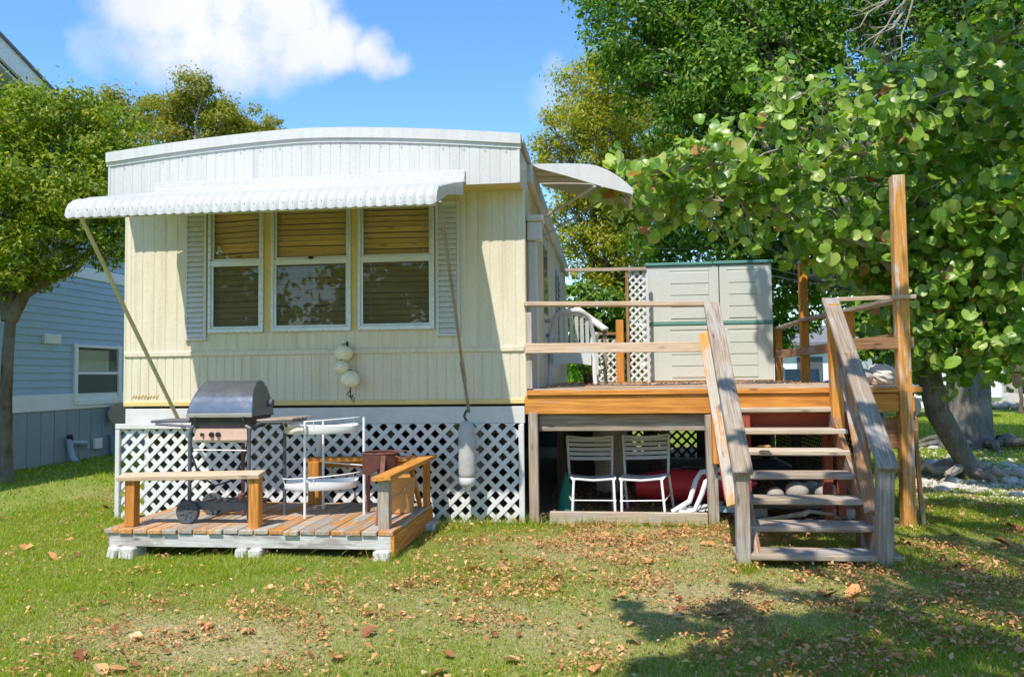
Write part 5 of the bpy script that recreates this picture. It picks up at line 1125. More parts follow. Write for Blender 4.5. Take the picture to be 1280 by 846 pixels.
# hedge of shrubs and trees closing the background
HED = [((640, 20), 'leafy bush behind the rear end of the mobile home', 'leaf_shrub', [(715, 400, 20, .7), (705, 430, 20, .8), (735, 440, 19, .8)]), ]
for nm, lab, u0, y, cl, n, lf_ in [('garden_bush', 'leafy green bush showing between the mobile home and the trellis', 735, 18.5, [(728, 385, 18.5, .7), (755, 400, 18.5, .8), (735, 430, 18.5, .8), (770, 440, 18.5, .7), (712, 420, 18.8, .5), (790, 400, 18.6, .7)], 6000, 'leaf_shrub'),
        ('garden_bush', 'dark bush behind the resin shed roof', 930, 19.5, [(860, 380, 19.5, 1.2), (930, 370, 19.5, 1.3), (990, 385, 19.5, 1.1), (900, 420, 19.5, 1.2), (970, 425, 19.5, .6), (1010, 395, 20, .8)], 8000, 'leaf_deep'),
        ('garden_bush', 'green bush behind the tall deck post at the right', 1090, 15.5, [(1080, 395, 15.5, .6), (1115, 400, 15.5, .7), (1090, 445, 15.2, .35), (1140, 420, 15.3, .6)], 4500, 'leaf_deep'),
        ('garden_bush', 'small yellow-green bush at the far right edge beyond the trunk', 1275, 26, [(1275, 400, 26, 1.2), (1300, 440, 26, 1.3), (1255, 420, 27, .8), (1262, 455, 27, .5)], 5000, 'leaf_yellow')]:
    p = PY(u0, 480, y); make_tree(nm, lab, (p.x, y, 0), (p.x, y, .9), .07, px_clumps(cl), n, .075, 'bark_dark', lf_, 'garden bushes', 1.2, .5, 12, cat='bush')
# far line of woods beyond the lots
fw = []; 
for i in range(90):
    x = -130+i*3.+random.uniform(-1, 1); y = random.uniform(72, 88); h = random.uniform(3.0, 6.5); fw.append((x, y, h*.55, h*.62))
P, N, _ = clump_points(fw, 60000, 22, .4, .3); o = link('far_woods', leaf_mesh('far_woods', P, N, .34, MT['leaf_deep'], .6)); tag(o, kind='stuff')
for sx, x0 in ((-1, -95), (1, 60)):
    fw = []
    for i in range(40): fw.append((x0+random.uniform(-10, 10), 5+i*2.2, 3.0, random.uniform(2.5, 4.2)))
    P, N, _ = clump_points(fw, 26000, 22, .4, .3); tag(link('far_woods', leaf_mesh('far_woods', P, N, .34, MT['leaf_shrub'], .6)), kind='stuff')

# ------------------------------------------------------------------ sea grape tree with big round leaves
sg = thing('sea_grape_tree', 'sea grape tree with large round leaves and leaning trunk beside the deck', 'tree', (4.35, 10.4, 0))
spts = [V((4.38, 10.42, -.08)), PY(1212, 585, 10.3), PY(1192, 550, 10.2), PY(1172, 515, 10.1), PY(1164, 480, 10.0), PY(1158, 430, 9.9), PY(1160, 370, 9.8), PY(1165, 310, 9.7), PY(1150, 240, 9.5)]
MB().tube(spts, [.13, .115, .125, .135, .13, .11, .10, .085, .07], 12).build('trunk', MT['bark'], sg, True)
rb = MB()
for a in range(8):
    t_ = a*.8; b0 = V((4.36, 10.4, .12)); rb.tube(curve3(b0, b0+V((math.cos(t_)*random.uniform(.5, .9), math.sin(t_)*random.uniform(.4, .8), -.14)), .12, 5, .2), [.07, .065, .055, .05, .035, .02], 7)
rb.build('root', MT['bark_pale'], sg, True)
arms = [[(1165, 330, 9.7), (1120, 265, 9.2), (1050, 225, 8.8), (970, 200, 8.5), (900, 205, 8.3), (830, 215, 8.2), (780, 235, 8.2)],
        [(1158, 260, 9.5), (1100, 200, 9.), (1040, 180, 8.7), (980, 150, 8.6), (960, 130, 8.6)], [(1150, 380, 9.8), (1090, 310, 9.3), (1020, 280, 9), (950, 255, 8.8), (880, 250, 8.6), (800, 265, 8.5)],
        [(1150, 240, 9.5), (1160, 170, 9.2), (1190, 110, 9.), (1230, 60, 8.8)], [(1165, 330, 9.7), (1215, 270, 9.3), (1260, 220, 9), (1300, 160, 8.8)], [(1160, 380, 9.8), (1210, 350, 9.4), (1260, 330, 9.2), (1310, 320, 9)],
        [(1158, 430, 9.9), (1195, 430, 9.6), (1235, 400, 9.4)], [(1100, 200, 9.), (1120, 130, 8.9), (1110, 90, 8.9)], [(1158, 400, 9.9), (1120, 330, 9.9), (1080, 300, 10.2), (1040, 320, 10.4)],
        [(1230, 60, 8.8), (1290, 30, 8.5)], [(1190, 110, 9.0), (1150, 130, 8.7), (1110, 150, 8.5)]]
br = MB(); twig_pts = []
for A in arms:
    ps = [PY(*q) for q in A]; m = len(ps); br.tube(ps, [.036*(1-.7*i/(m-1)) for i in range(m)], 7)
    for i in range(m-1):
        for s in range(11):
            if i == 0 and s < 3 and A[0][0] > 1140: continue
            t_ = random.random(); q = ps[i].lerp(ps[i+1], t_); L = random.uniform(.18, .62)
            d = V((random.gauss(0, 1), random.gauss(0, .8)-.25, random.gauss(.15, .9))).normalized(); e = q+d*L
            c = curve3(q, e, .06, 3, .15); br.tube(c, [.012, .009, .007, .004], 5, False); twig_pts += [(c[1], d), (c[2], d), (c[3], d), (c[3], d)]
br.build('branches', MT['bark_pale'], sg, True)
cand = []
for e, d in twig_pts:
    for k in range(2):
        p = e+V((random.gauss(0, .07), random.gauss(0, .07), random.gauss(0, .06))); n_ = (d*.45+V((random.gauss(-.1, .65), random.gauss(-.5, .65), random.gauss(.5, .6)))).normalized()
        cand.append((p, n_, random.triangular(.03, .088, .058)))
# fill the shaded mass behind with more leaves of the same kind
for (u, v, y, r, n) in [(1000, 260, 9.6, .75, 120), (900, 235, 9.2, .5, 80), (1090, 260, 9.8, .75, 130), (1180, 220, 9.9, .8, 140), (1250, 200, 9.6, .8, 140), (1230, 310, 9.9, .8, 150), (1120, 340, 10, .6, 90), (1190, 400, 10.0, .65, 130), (1265, 390, 9.8, .7, 120), (1200, 130, 9.5, .7, 90), (1270, 90, 9.2, .7, 100), (1090, 120, 9.3, .5, 25), (1160, 470, 10.2, .4, 50), (1230, 455, 10.2, .45, 45), (840, 240, 8.7, .45, 60), (1140, 440, 10.2, .4, 60), (1170, 418, 9.6, .4, 80), (1215, 412, 9.6, .45, 90), (1272, 425, 9.4, .5, 90), (1130, 398, 9.7, .4, 60), (1245, 330, 9.3, .5, 90), (1200, 280, 9.3, .5, 80), (1265, 250, 9.0, .5, 80), (1160, 350, 9.4, .4, 60), (1100, 320, 9.6, .45, 60), (1270, 150, 9., .45, 60), (930, 180, 9, .4, 30), (800, 245, 8.6, .4, 45), (1060, 330, 10., .5, 60), (1020, 300, 9.6, .45, 50)]:
    c = PY(u, v, y)
    for k in range(int(n*1.75)):
        d = V((random.gauss(0, 1), random.gauss(0, 1), random.gauss(0, 1))).normalized(); p = c+V((d.x*1.15, d.y, d.z))*r*random.random()**.45
        n_ = (d*.4+V((random.gauss(-.1, .65), random.gauss(-.5, .65), random.gauss(.5, .6)))).normalized(); cand.append((p, n_, random.triangular(.03, .088, .058)))
def round_leaf(s):
    """sea grape leaf lying in XY: nearly circular blade with notched base, cupped, raised midrib and a short stalk"""
    vs = [V((0, 0, 0)), V((-.62, 0, .02))]; n = 12
    for k in range(n):
        a = math.pi*(-1+.10)+2*math.pi*.9*k/(n-1); r = 1+.05*math.sin(3*a+s)
        vs.append(V((r*math.cos(a)*.98, r*math.sin(a)*1.06, .26*abs(math.sin(a))**1.2+.07*math.sin(2*a+s)-.16*max(0, math.cos(a))**2+.05*math.sin(3*a+2*s))))
    fs = [(0, 2+k, 3+k) for k in range(n-1)]+[(1, 2, 0), (1, 0, n+1)]
    vs += [V((-.6, -.03, .0)), V((-.6, .03, 0)), V((-1.25, 0, -.12))]; m = len(vs); fs.append((m-3, m-1, m-2)); return vs, fs
def set_uv(me, vs, rep=1):
    uv = me.uv_layers.new(name='UVMap'); idx = np.empty(len(me.loops), np.int32); me.loops.foreach_get('vertex_index', idx)
    P2 = np.array([(q[0], q[1]) for q in vs], np.float32); uv.data.foreach_set('uv', P2[idx].ravel())
LV = [round_leaf(s) for s in (0, 1.3, 2.6, 4.1)]
LM = []
for vs, fs in LV:
    mb = MB().add(vs, fs); me = mb.mesh('leaf', MT['leaf_grape'], True); set_uv(me, vs); LM.append(me)
scored = []
for i, (p, n_, s) in enumerate(cand):
    u, v, k = pix(p); ok = -10 < u < 1290 and -10 < v < 850; scored.append((-(s/k)-(0 if ok else -9), i))
scored.sort(); big = set(i for _, i in scored[:300])
vs_all, fs_all, uv_all = [], [], []; base = V(sg.location)
for i, (p, n_, s) in enumerate(cand):
    R = n_.to_track_quat('Z', 'Y').to_matrix() @ Matrix.Rotation(random.uniform(0, 6.28), 3, 'Z')
    if i in big:
        o = link('leaf', LM[i % 4], sg, p); o.rotation_euler = R.to_euler(); o.scale = (s, s, s)
    else:
        vs, fs = LV[i % 4]; k = len(vs_all); vs_all += [tuple(R @ (q*s)+p-base) for q in vs]; uv_all += vs; fs_all += [tuple(j+k for j in f) for f in fs]
me = bpy.data.meshes.new('foliage'); me.from_pydata(vs_all, [], fs_all); me.materials.append(MT['leaf_grape']); set_uv(me, uv_all); me.polygons.foreach_set('use_smooth', [True]*len(me.polygons)); tag(link('foliage', me, sg, base), kind='stuff')
# new orange shoots
for (u, v, y) in ((984, 103, 8.5), (1160, 150, 8.9), (1240, 265, 9.)):
    mb = MB(); c = PY(u, v, y)
    for k in range(6): a = k*1.05; mb.add([c, c+V((math.cos(a)*.04, math.sin(a)*.03, .03)), c+V((math.cos(a)*.08, math.sin(a)*.06, .07)), c+V((math.cos(a+.5)*.04, math.sin(a+.5)*.03, .04))], [(0, 1, 2, 3)])
    mb.build('young_shoot', MT['leaf_orange'], sg)
mb = MB(); mb.tube([PY(984, 106, 8.5), PY(983, 150, 8.5), PY(975, 190, 8.55)], .012, 6); mb.build('shoot_stem', MT['leaf_shrub'], sg, True)

# ------------------------------------------------------------------ the tree that stands over the photographer, outside the view, whose shade falls on the lawn
def shade_clump(T, z, r):
    k = (z-T[2])/1.6; return (T[0]-.333*k, T[1]-k, z, r)
oc, ob = [], []
for i, (u, v, r) in enumerate([(800, 765, .20), (850, 778, .24), (905, 762, .20), (870, 838, .30), (935, 822, .28), (990, 815, .28), (1040, 792, .28), (1090, 775, .26), (1140, 792, .28), (1190, 803, .22), (960, 785, .24), (1060, 832, .24), (1020, 757, .17), (1130, 752, .18), (1150, 715, .2), (1205, 737, .2), (1262, 742, .28),
        (1180, 680, .22), (1235, 664, .24), (1275, 692, .26), (1160, 655, .2), (1250, 640, .25), (1100, 714, .13), (930, 737, .11), (820, 846, .2), (1300, 650, .5), (1190, 632, .22), (1270, 612, .4)]):
    oc.append(shade_clump(PZ(u, v, -.04), (4.3, 4.6, 4.45)[i % 3]+max(0, 760-v)*.008, r))
for u, v, y, r in [(955, 598, 6.4, .10), (1050, 600, 6.4, .13), (1000, 632, 6.15, .12), (1075, 632, 6.1, .12), (960, 664, 5.95, .11), (1045, 664, 5.95, .12), (1000, 697, 5.7, .14), (1085, 697, 5.7, .12), (1075, 480, 6.5, .12), (1098, 540, 6.1, .13), (1110, 585, 5.7, .1), (1128, 520, 7.2, .13), (1130, 600, 7.2, .12), (1105, 495, 7.2, .14), (925, 560, 5.9, .08), (1123, 380, 7.2, .1), (905, 500, 6.4, .07)]:
    oc.append(shade_clump(PY(u, v, y), 4.9, r))
for q in [(6.5, 14.4, .6), (6.5, 14.4, 1.5), (6.1, 14.2, 2.3)]: ob.append(shade_clump(q, 8.0, .7))
for T, r in [((2.28, 11.97, 2.75), .2), ((2.2, 11.97, 2.45), .13), ((2.36, 11.97, 2.2), .13), ((2.3, 11.97, 1.85), .16)]: ob.append(shade_clump(T, 7.6, r))
for q in [(3.5, 9.3, 5.9, .3), (4.4, 9.8, 6.0, .32), (3.3, 8.4, 5.6, .3), (5.2, 10.4, 6.2, .35), (6.8, 11.7, 6.8, .6), (8, 13, 7.5, 1.1), (6.9, 9.6, 6.2, .5), (5.0, 12., 7.4, .8), (6.0, 13.4, 7.6, .8), (7.5, 14, 7.9, .8), (4.2, 11.5, 7., .5), (9.5, 15, 8.2, 1.2), (8, 16.5, 8.6, 1.2), (11, 18, 9.4, 1.6)]:
    ob.append(shade_clump((q[0], q[1], .1), q[2], q[3]))
make_tree('overhanging_tree', 'tree standing behind the camera whose boughs shade the right lawn', (3.6, -2.0, -.1), (3.0, -.6, 3.6), .2, oc, 30000, .05, 'bark', 'leaf_deep', 'overhanging trees', 1.3, .5, 10, [V((3.6, -2, -.15)), V((3.55, -1.9, .8)), V((3.4, -1.6, 1.8)), V((3.2, -1.2, 2.8)), V((2.9, -.7, 3.7)), V((2.6, 0, 4.2))], twigs=True)

make_tree('overhanging_tree', 'added unseen tree right of the view whose crown shades the trunks, rubble and shed', (7.2, 4.6, -.1), (6.4, 6.2, 4.6), .24, ob, 30000, .07, 'bark', 'leaf_deep', 'overhanging trees', 1.3, .5, 12)  # added out-of-view tree; its crown clumps are placed to cast shade

# ------------------------------------------------------------------ distance at the right
wh = thing('white_house', 'low white house far behind the deck railing', 'house', (9, 31, 0))
mb = MB(); mb.box(5.5, 13.5, 30, 36, 0, 2.3, .02); mb.build('wall', MT['frost_white'], wh)
mb = MB(); mb.prism([(5.1, 29.6, 2.3), (13.9, 29.6, 2.3), (13.9, 36.4, 2.3), (5.1, 36.4, 2.3)], (0, 0, .12)); mb.prism([(5.1, 29.6, 2.42), (5.1, 36.4, 2.42), (5.1, 33, 3.2)], (8.8, 0, 0)); mb.build('roof', MT['asphalt_roof'], wh)
for x in (6.9, 11.9):
    b = MB(); b.box(x, x+.9, 29.97, 30.0, .9, 1.9, .005); f_ = b.build('window', MT['darksteel'], wh); c = MB(); c.box(x-.06, x+.96, 29.95, 29.99, .82, .9, .004); link('sill', c.mesh('sill', MT['frost_white'], rel=wloc(wh)), f_, wloc(f_))
wt = thing('white_trailer', 'white trailer with grey upper band seen past the tall deck post', 'trailer', (9.2, 24, 0))
mb = MB(); mb.box(7.9, 11.2, 24, 26.2, .45, 2.35, .12); mb.build('body', MT['frost_white'], wt)
mb = MB(); mb.box(7.88, 11.22, 23.98, 26.22, 1.75, 2.1, .05); mb.build('window_band', MT['darksteel'], wt)
for x in (8.6, 10.5):
    b = MB(); b.lathe([(.2, -.1), (.3, -.1), (.32, -.06), (.32, .06), (.3, .1), (.2, .1)], 18, Matrix.Translation((x, 24.05, .32)) @ Matrix.Rotation(math.radians(90), 4, 'X')); b.build('wheel', MT['rubber'], wt, True)
by = thing('blue_boat', 'blue upturned dinghy on the grass behind the deck', 'dinghy', (5.4, 19.2, 0))
def dh(u, v): s = max(.05, math.sin(math.pi*(.08+.87*u)))**.5; a = math.pi*v; return V((4.55+2.2*u, 19.2-.55*s*math.cos(a), .72+.48*s*math.sin(a)))
MB().grid(dh, 18, 10).build('hull', MT['blue_hull'], by, True)
for x in (5.0, 6.2): board('trestle', (x, 18.8, .36), (x, 19.6, .36), .72, .08, MT['grey_wood'], by, (1, 0, 0))
gc = thing('lawn_chair', 'grey fabric lawn chair with white tube frame far behind the deck corner post', 'chair', (5.2, 20.5, 0))
c = PY(1004, 440, 20.5)
MB().slab(lambda u, v: V((c.x-.42+.84*u, 20.5+.25*v, .42+1.0*v)), 4, 4, (0, .02, 0)).build('back_sling', MT['bluegrey'], gc); MB().slab(lambda u, v: V((c.x-.42+.84*u, 19.95+.55*v, .44-.02*v)), 4, 4, (0, 0, -.02)).build('seat_sling', MT['bluegrey'], gc)
for s in (-.43, .43): MB().tube([(c.x+s, 20.75, 1.46), (c.x+s, 20.5, .5), (c.x+s, 19.95, .44), (c.x+s, 19.9, 0)], .025, 7).build('tube_frame', MT['white_tube'], gc, True); MB().tube([(c.x+s, 20.55, .68), (c.x+s, 20.0, .66), (c.x+s, 19.95, .44)], .022, 7).build('armrest', MT['white_tube'], gc, True); MB().tube([(c.x+s, 20.5, .5), (c.x+s, 20.7, 0)], .022, 7).build('rear_leg', MT['white_tube'], gc, True)
# second trunk, stones, machine with yellow wheel
tr2 = px_clumps([(1290, 300, 27, 2.), (1330, 340, 27, 2), (1240, 330, 28, 1.6), (1350, 250, 27, 2.2), (1270, 250, 28, 1.8)])
p = PZ(1243, 497, 0); make_tree('forked_tree', 'far pale forked tree right of the thick trunk', (17., 36, 0), PY(1247, 410, 36), .4, [(a*1.3, b*1.3, 1.33+(c-1.33)*1.3, d*1.2) for a, b, c, d in tr2], 9000, .13, 'bark_pale', 'leaf_yellow', 'garden trees', 1.2, .5, 14)
random.seed(5)
for i in range(46):
    u = 1222+random.uniform(0, 75); v = random.uniform(496, 512); q = PZ(u, v, 0); r = random.uniform(.16, .38); mb = MB(); mb.sphere((q.x, q.y, r*.45), r, 9, 6, (1.3, 1, .7), .14)
    tag(mb.build('riprap_stone', MT['stone']), 'grey rough boulder in the stone row beyond the thick trunk', 'boulder', 'boulders of the stone row')
for i in range(46):
    u = random.uniform(1148, 1290); v = 592+random.gauss(0, 11)+(u-1150)*.02; q = PZ(u, v, 0); r = random.uniform(.03, .085); mb = MB(); mb.sphere((q.x, q.y, r*.35), r, 9, 6, (1.3, 1., .62), .18)
    tag(mb.build('coral_rock', MT['coral']), 'bleached coral rock in the rubble '+('between the tall deck post and the leaning trunk' if u < 1195 else 'right of the foot of the leaning trunk'), 'rock', 'coral rocks '+('left' if u < 1195 else 'right')+' of the leaning trunk')
grav = []; gf = []
for i in range(2600):
    u = random.uniform(1140, 1310); v = 596+random.gauss(0, 15)+(u-1150)*.03; q = PZ(u, max(v, 560), 0); r = random.uniform(.012, .04); k = len(grav)
    a = random.uniform(0, 6.28); grav += [(q.x+r*math.cos(a+j*1.57)*random.uniform(.7, 1.3), q.y+r*math.sin(a+j*1.57)*random.uniform(.7, 1.3), .002) for j in range(4)]+[(q.x, q.y, r*.7)]; gf += [(k+j, k+(j+1) % 4, k+4) for j in range(4)]
me = bpy.data.meshes.new('gravel'); me.from_pydata(grav, [], gf); me.materials.append(MT['coral']); tag(link('gravel', me), kind='stuff')
tm = thing('garden_tractor', 'small orange machine with a yellow wheel parked far off at the right edge', 'tractor', (19.6, 39, 0))
q = PY(1263, 489, 39.)
for dx, r, m in ((0, .5, 'yellow'), (1.35, .36, 'yellow')):
    A = Matrix.Translation((q.x+dx, 38.5, r)) @ Matrix.Rotation(math.radians(90), 4, 'X'); w = MB(); w.lathe([(r*.62, -.14), (r*.95, -.14), (r, -.08), (r, .08), (r*.95, .14), (r*.62, .14)], 20, A); w = w.build('wheel', MT['rubber'], tm, True)
    d = MB(); d.lathe([(.03, -.06), (r*.62, -.13), (r*.64, .1), (.03, .1)], 18, A); link('rim', d.mesh('rim', MT[m], True, wloc(tm)), w, wloc(w))
b = MB(); b.box(q.x+.4, q.x+1.9, 38.3, 39.2, .55, 1.0, .1); b.build('hood', MT['orange_paint'], tm); b = MB(); b.box(q.x-.5, q.x+.5, 38.2, 39.3, .8, .95, .05); b.box(q.x-.4, q.x-.25, 38.4, 39.1, .95, 1.5, .05); b.build('seat', MT['black'], tm); b = MB(); b.box(q.x-.3, q.x+1.6, 38.6, 38.95, .35, .6, .03); b.build('chassis', MT['darksteel'], tm)
sb_ = PZ(1250, 505, 0); tag(board('concrete_slab', (16.2, 35.6, .05), (24, 36.4, .05), 1.0, .12, MT['concrete']), 'pale concrete slab in front of the far garden machine', 'slab')

# trees across the road behind the photographer (they show as reflections in the window panes)
random.seed(3); fw = []
for i in range(34): fw.append((-34+i*2.1+random.uniform(-1, 1), random.uniform(-27, -20), random.uniform(2.2, 7.5), random.uniform(2., 3.2)))
P, N, _ = clump_points(fw, 26000, 18, .4, .32); tag(link('far_woods', leaf_mesh('far_woods', P, N, .26, MT['leaf_deep'], .6)), kind='stuff')
# ------------------------------------------------------------------ grass and fallen leaves
def keep_out(x, y):
    a = (x > -4.7) & (x < 2.75) & (y > 7.16); b = (x > -3.85) & (x < -1.6) & (y > 5.84); return a | b
def blades(name, n, xr, yr, h, w, mat, pw, seed):
    r = np.random.default_rng(seed); x = r.uniform(*xr, n*3); y = yr[0]+(yr[1]-yr[0])*r.uniform(0, 1, n*3)**1.35
    # keep only what the view can hold (plus a margin) so the blades go where they are seen
    keep = (~keep_out(x, y)) & (np.abs(x+.117*y) < y*.80+.5); d = dryness(x, y); keep &= r.uniform(0, 1, n*3) < (pw(d)); x, y, d = x[keep][:n], y[keep][:n], d[keep][:n]; m = len(x)
    z = gz(x, y); a = r.uniform(0, 2*np.pi, m); hh = h*r.uniform(.35, 1.25, m)*(1-.55*d)*(.75+.75*np.clip(np.sin(x*7.1+2.2*np.sin(y*5.3))*np.sin(y*8.7+1.9*np.sin(x*6.1)), 0, 1)**2); ww = w*r.uniform(.6, 1.4, m)*(1+np.clip(y-5, 0, 9)*.16); ln = r.normal(0, .55, (m, 2))*hh[:, None]
    dx, dy = np.cos(a)*ww, np.sin(a)*ww
    co = np.stack([np.stack([x-dx, y-dy, z-.004], -1), np.stack([x+dx, y+dy, z-.004], -1), np.stack([x+ln[:, 0], y+ln[:, 1], z+hh], -1)], 1).reshape(-1, 3)
    tag(link(name, raw_mesh(name, co, np.arange(m*3).reshape(-1, 3), 3, MT[mat])), kind='stuff')
blades('grass', 420000, (-6, 6), (2.6, 9.5), .036, .0028, 'grass', lambda d: 1-.5*d, 1)
blades('grass', 120000, (-14, 20), (7, 26), .05, .005, 'grass', lambda d: 1-.6*d, 2)
blades('dry_grass', 110000, (-6, 6), (2.6, 9), .035, .0028, 'grass_dry', lambda d: np.clip(d*1.1+.06, 0, 1), 3)
def leaf_density(x, y):
    g = lambda cx, cy, sx, sy: np.exp(-((x-cx)/sx)**2-((y-cy)/sy)**2)
    return .06+1.1*g(.1, 6.6, 1.3, .5)+.75*g(1.2, 5.3, 1.4, .6)+.55*g(.3, 4.9, 1.5, .8)+.6*g(3.0, 6.0, 1.2, .8)+.5*g(1.4, 3.9, 1.3, .7)+.25*g(-1.2, 4.2, 1.4, .8)+.2*g(-2.4, 4.3, 1.2, .9)+.45*g(2.6, 4.8, .9, .8)+.5*g(3.6, 7.6, 1.2, .8)
# small litter: crumpled scraps, far too many to count
n = 190000; x = RNG.uniform(-6, 6.5, n); y = RNG.uniform(2.7, 10.5, n); cl = 2.1*(.5+.5*np.sin(x*5.3+2*np.sin(y*4.1))*np.sin(y*6.1+1.5*np.sin(x*3.7)))**2.2
k = (~keep_out(x, y)) & (RNG.uniform(0, 1, n) < leaf_density(x, y)*cl*1.15); x, y = x[k], y[k]; m = len(x)
P = np.stack([x, y, gz(x, y)+RNG.uniform(.02, .05, m)], -1); N = RNG.normal(size=(m, 3))*[.45, .45, .2]+[0, 0, 1]
tag(link('leaf_litter', leaf_mesh('leaf_litter', P, N, .0118, MT['leaf_dead'], .55, .9)), kind='stuff')
k = RNG.uniform(0, 1, m) < .13; P2 = P[k]+[0, 0, .006]; N2 = N[k]
tag(link('leaf_litter', leaf_mesh('leaf_litter', P2+RNG.normal(size=P2.shape)*[.1, .1, 0], N2, .020, MT['leaf_dead'], .6, .5)), kind='stuff')
# larger fallen sea grape leaves, each its own
def dead_leaf(seed):
    r = random.Random(seed); n = 11; vs = [V((0, 0, .05)), V((-.6, 0, .1))]
    c1, c2 = r.uniform(.15, .5), r.uniform(-.3, .3)
    for k in range(n):
        a = math.pi*(-.92)+2*math.pi*.92*k/(n-1); q = 1+.10*math.sin(4*a+seed)+r.uniform(-.08, .08)
        vs.append(V((q*math.cos(a), q*math.sin(a)*r.uniform(.72, .9), c1*abs(math.sin(a))**1.5+c2*math.sin(2*a+seed)*.6+r.uniform(-.05, .12))))
    fs = [(0, 2+k, 3+k) for k in range(n-1)]+[(1, 2, 0), (1, 0, n+1)]
    vs += [V((-.6, -.035, .1)), V((-.6, .035, .1)), V((-1.3, .1, .02))]; k = len(vs); fs.append((k-3, k-1, k-2)); return MB().add(vs, fs)
KD = [('leaf_orange', 'curled orange fallen leaf lying on the lawn'), ('leaf_tan', 'pale tan fallen leaf lying on the lawn'), ('leaf_brown', 'dark red-brown fallen leaf lying on the lawn')]
FM = {(m, s): dead_leaf(s).mesh('fallen_leaf', MT[m], True) for m, _ in KD for s in range(4)}
random.seed(77)
def put_leaf(x, y, s, ki, lab=None, grp=True):
    o = link('fallen_leaf', FM[(KD[ki][0], random.randint(0, 3))], None, (x, y, float(gz(x, y))+.018+s*.1)); o.scale = (s, s, s); o.rotation_euler = (random.gauss(0, .28), random.gauss(0, .28), random.uniform(0, 6.28))
    return tag(o, lab or KD[ki][1], 'leaf', ('orange', 'tan', 'brown')[ki]+' fallen leaves' if grp else None)
HAND = [(32, 693, .085, 0), (62, 705, .08, 0), (595, 719, .115, 0), (628, 717, .075, 1), (545, 838, .09, 1), (417, 820, .07, 0), (147, 826, .055, 0), (790, 800, .085, 1), (785, 855, .06, 1), (1066, 755, .085, 0), (1040, 758, .08, 2), (1252, 690, .09, 2), (1268, 672, .1, 2), (1130, 689, .09, 2), (710, 660, .085, 0), (100, 812, .055, 2), (125, 827, .06, 1), (418, 882, .06, 1), (270, 700, .05, 0), (258, 783, .06, 0), (1060, 764, .06, 0), (925, 862, .08, 2), (1000, 737, .07, 0), (900, 776, .07, 2)]
OWN = {(32, 693): 'orange fallen leaf left of the small deck, farther from it of two', (62, 705): 'orange fallen leaf left of the small deck, nearest its left corner block', (595, 719): 'large orange fallen leaf lying left of a pale one between small deck and stairs',
       (628, 717): 'pale tan fallen leaf beside the large orange leaf between small deck and stairs', (545, 838): 'pale tan fallen leaf at the bottom edge below the right corner of the small deck', (417, 820): 'orange fallen leaf in the foreground below the plant stand',
       (147, 826): 'small orange fallen leaf in the left foreground below the left deck corner', (790, 800): 'pale tan fallen leaf at the left end of the tree shade', (1066, 755): 'large orange fallen leaf in the tree shade below the bottom stair',
       (1130, 689): 'red-brown fallen leaf beside the right end of the bottom stair', (1252, 690): 'red-brown fallen leaf on the right lawn, nearer of two', (1268, 672): 'red-brown fallen leaf on the right lawn, farther of two'}
cnt = 0
for u, v, s, ki in HAND:
    q = PZ(u, v, -.05); put_leaf(q.x, q.y, s*.72, ki, OWN.get((u, v))); cnt += 1
while cnt < 300:
    x, y = random.uniform(-5.5, 5.5), 2.9+6.5*random.random()**1.2
    if keep_out(np.array(x), np.array(y)) or random.random() > leaf_density(x, y)*1.1: continue
    u, v, _ = pix((x, y, -.05))
    if not (-20 < u < 1300 and v < 870): continue
    put_leaf(x, y, random.choice((.018, .02, .024, .024, .028, .032, .042)), random.choices((0, 1, 2), (4, 3, 4))[0]); cnt += 1
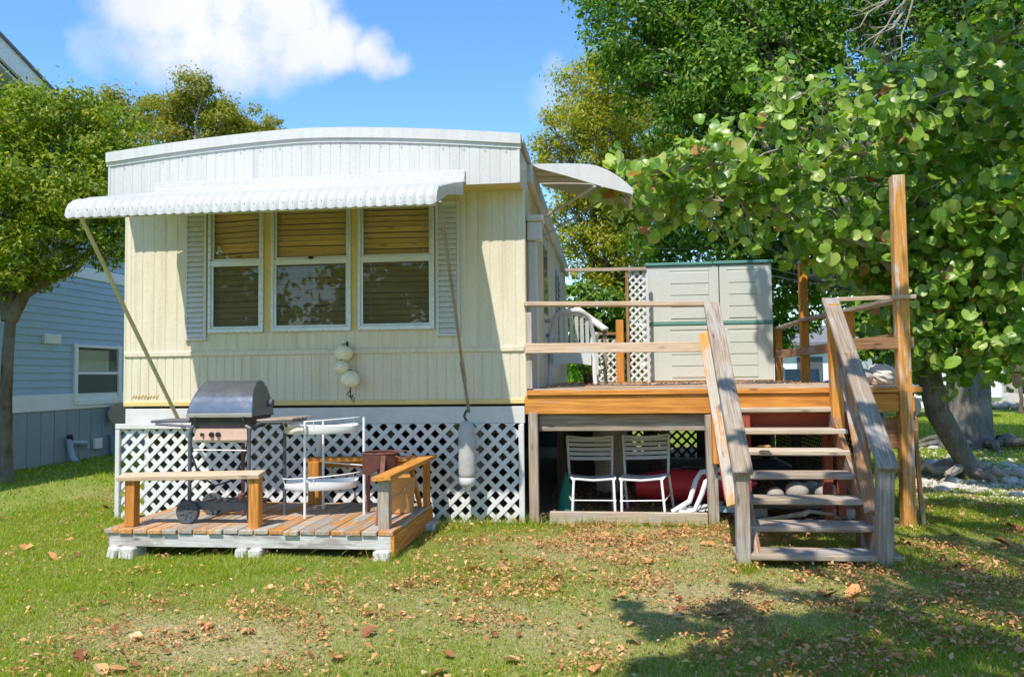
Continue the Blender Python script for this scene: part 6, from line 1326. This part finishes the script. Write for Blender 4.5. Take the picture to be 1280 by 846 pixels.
# leaves lying on the deck and stairs
for u, v, y, nm in ((955, 563, 6.58, 'third'), ):
    p = PY(u, v, y); o = link('fallen_leaf', FM[('leaf_orange', 1)], None, p+V((0, 0, .03))); o.scale = (.05,)*3; tag(o, 'orange fallen leaf lying on the third stair tread from the top', 'leaf')
x = RNG.uniform(-.6, 2.5, 900); y = 7.3+5.4*RNG.uniform(0, 1, 900)**.5; P = np.stack([x, y, np.full(900, DZ+.012)], -1)
tag(link('leaf_litter', leaf_mesh('leaf_litter', P, RNG.normal(size=(900, 3))*[.3, .3, .1]+[0, 0, 1], .018, MT['leaf_dead'], .6, .5)), kind='stuff')
# bare ground under the deck and the home, a sheet just above the lawn
x0, x1, y0, y1 = XL+.05, 2.6, D+.08, 15.0
tag(MB().grid(lambda u, v: V((x0+(x1-x0)*u, y0+(y1-y0)*v, .004+.004*math.sin(u*40)*math.sin(v*30))), 40, 40).build('bare_ground', MT['soil']), kind='structure')
n = 2500; x = RNG.uniform(-.6, 2.5, n); y = RNG.uniform(7.25, 10, n)
tag(link('leaf_litter', leaf_mesh('leaf_litter', np.stack([x, y, np.full(n, .02)], -1), RNG.normal(size=(n, 3))*[.4, .4, .1]+[0, 0, 1], .022, MT['leaf_dead'], .6, .5)), kind='stuff')

# taller tufts left standing round posts, blocks and the lattice foot
r = np.random.default_rng(9); T = [(-.66, 7.14), (.9, 7.14), (2.55, 7.12), (pL.x, 5.66), (pR.x, 5.66), (2.0, 5.62), (.9, 5.6), (-3.7, 5.78), (-2.7, 5.78), (-1.6, 5.76), (-1.5, 6.9), (-7.87, 9.6), (4.3, 10.2), (6.5, 14.3), (-4.62, 7.1)]+[(x, 7.12) for x in np.arange(-1.45, -.7, .12)]+[(x, 7.13) for x in np.arange(-.5, .85, .2)]
X, Y, D_ = [], [], []
for a, b in T: m = 60; X.append(a+r.normal(0, .06, m)); Y.append(b-np.abs(r.normal(0, .035, m)))
X, Y = np.concatenate(X), np.concatenate(Y); m = len(X); z = gz(X, Y); a = r.uniform(0, 6.28, m); h = r.uniform(.04, .13, m); ln = r.normal(0, .5, (m, 2))*h[:, None]
co = np.stack([np.stack([X-.003*np.cos(a), Y-.003*np.sin(a), z-.004], -1), np.stack([X+.003*np.cos(a), Y+.003*np.sin(a), z-.004], -1), np.stack([X+ln[:, 0], Y+ln[:, 1], z+h], -1)], 1).reshape(-1, 3)
tag(link('grass_tufts', raw_mesh('grass_tufts', co, np.arange(m*3).reshape(-1, 3), 3, MT['grass'])), kind='stuff')
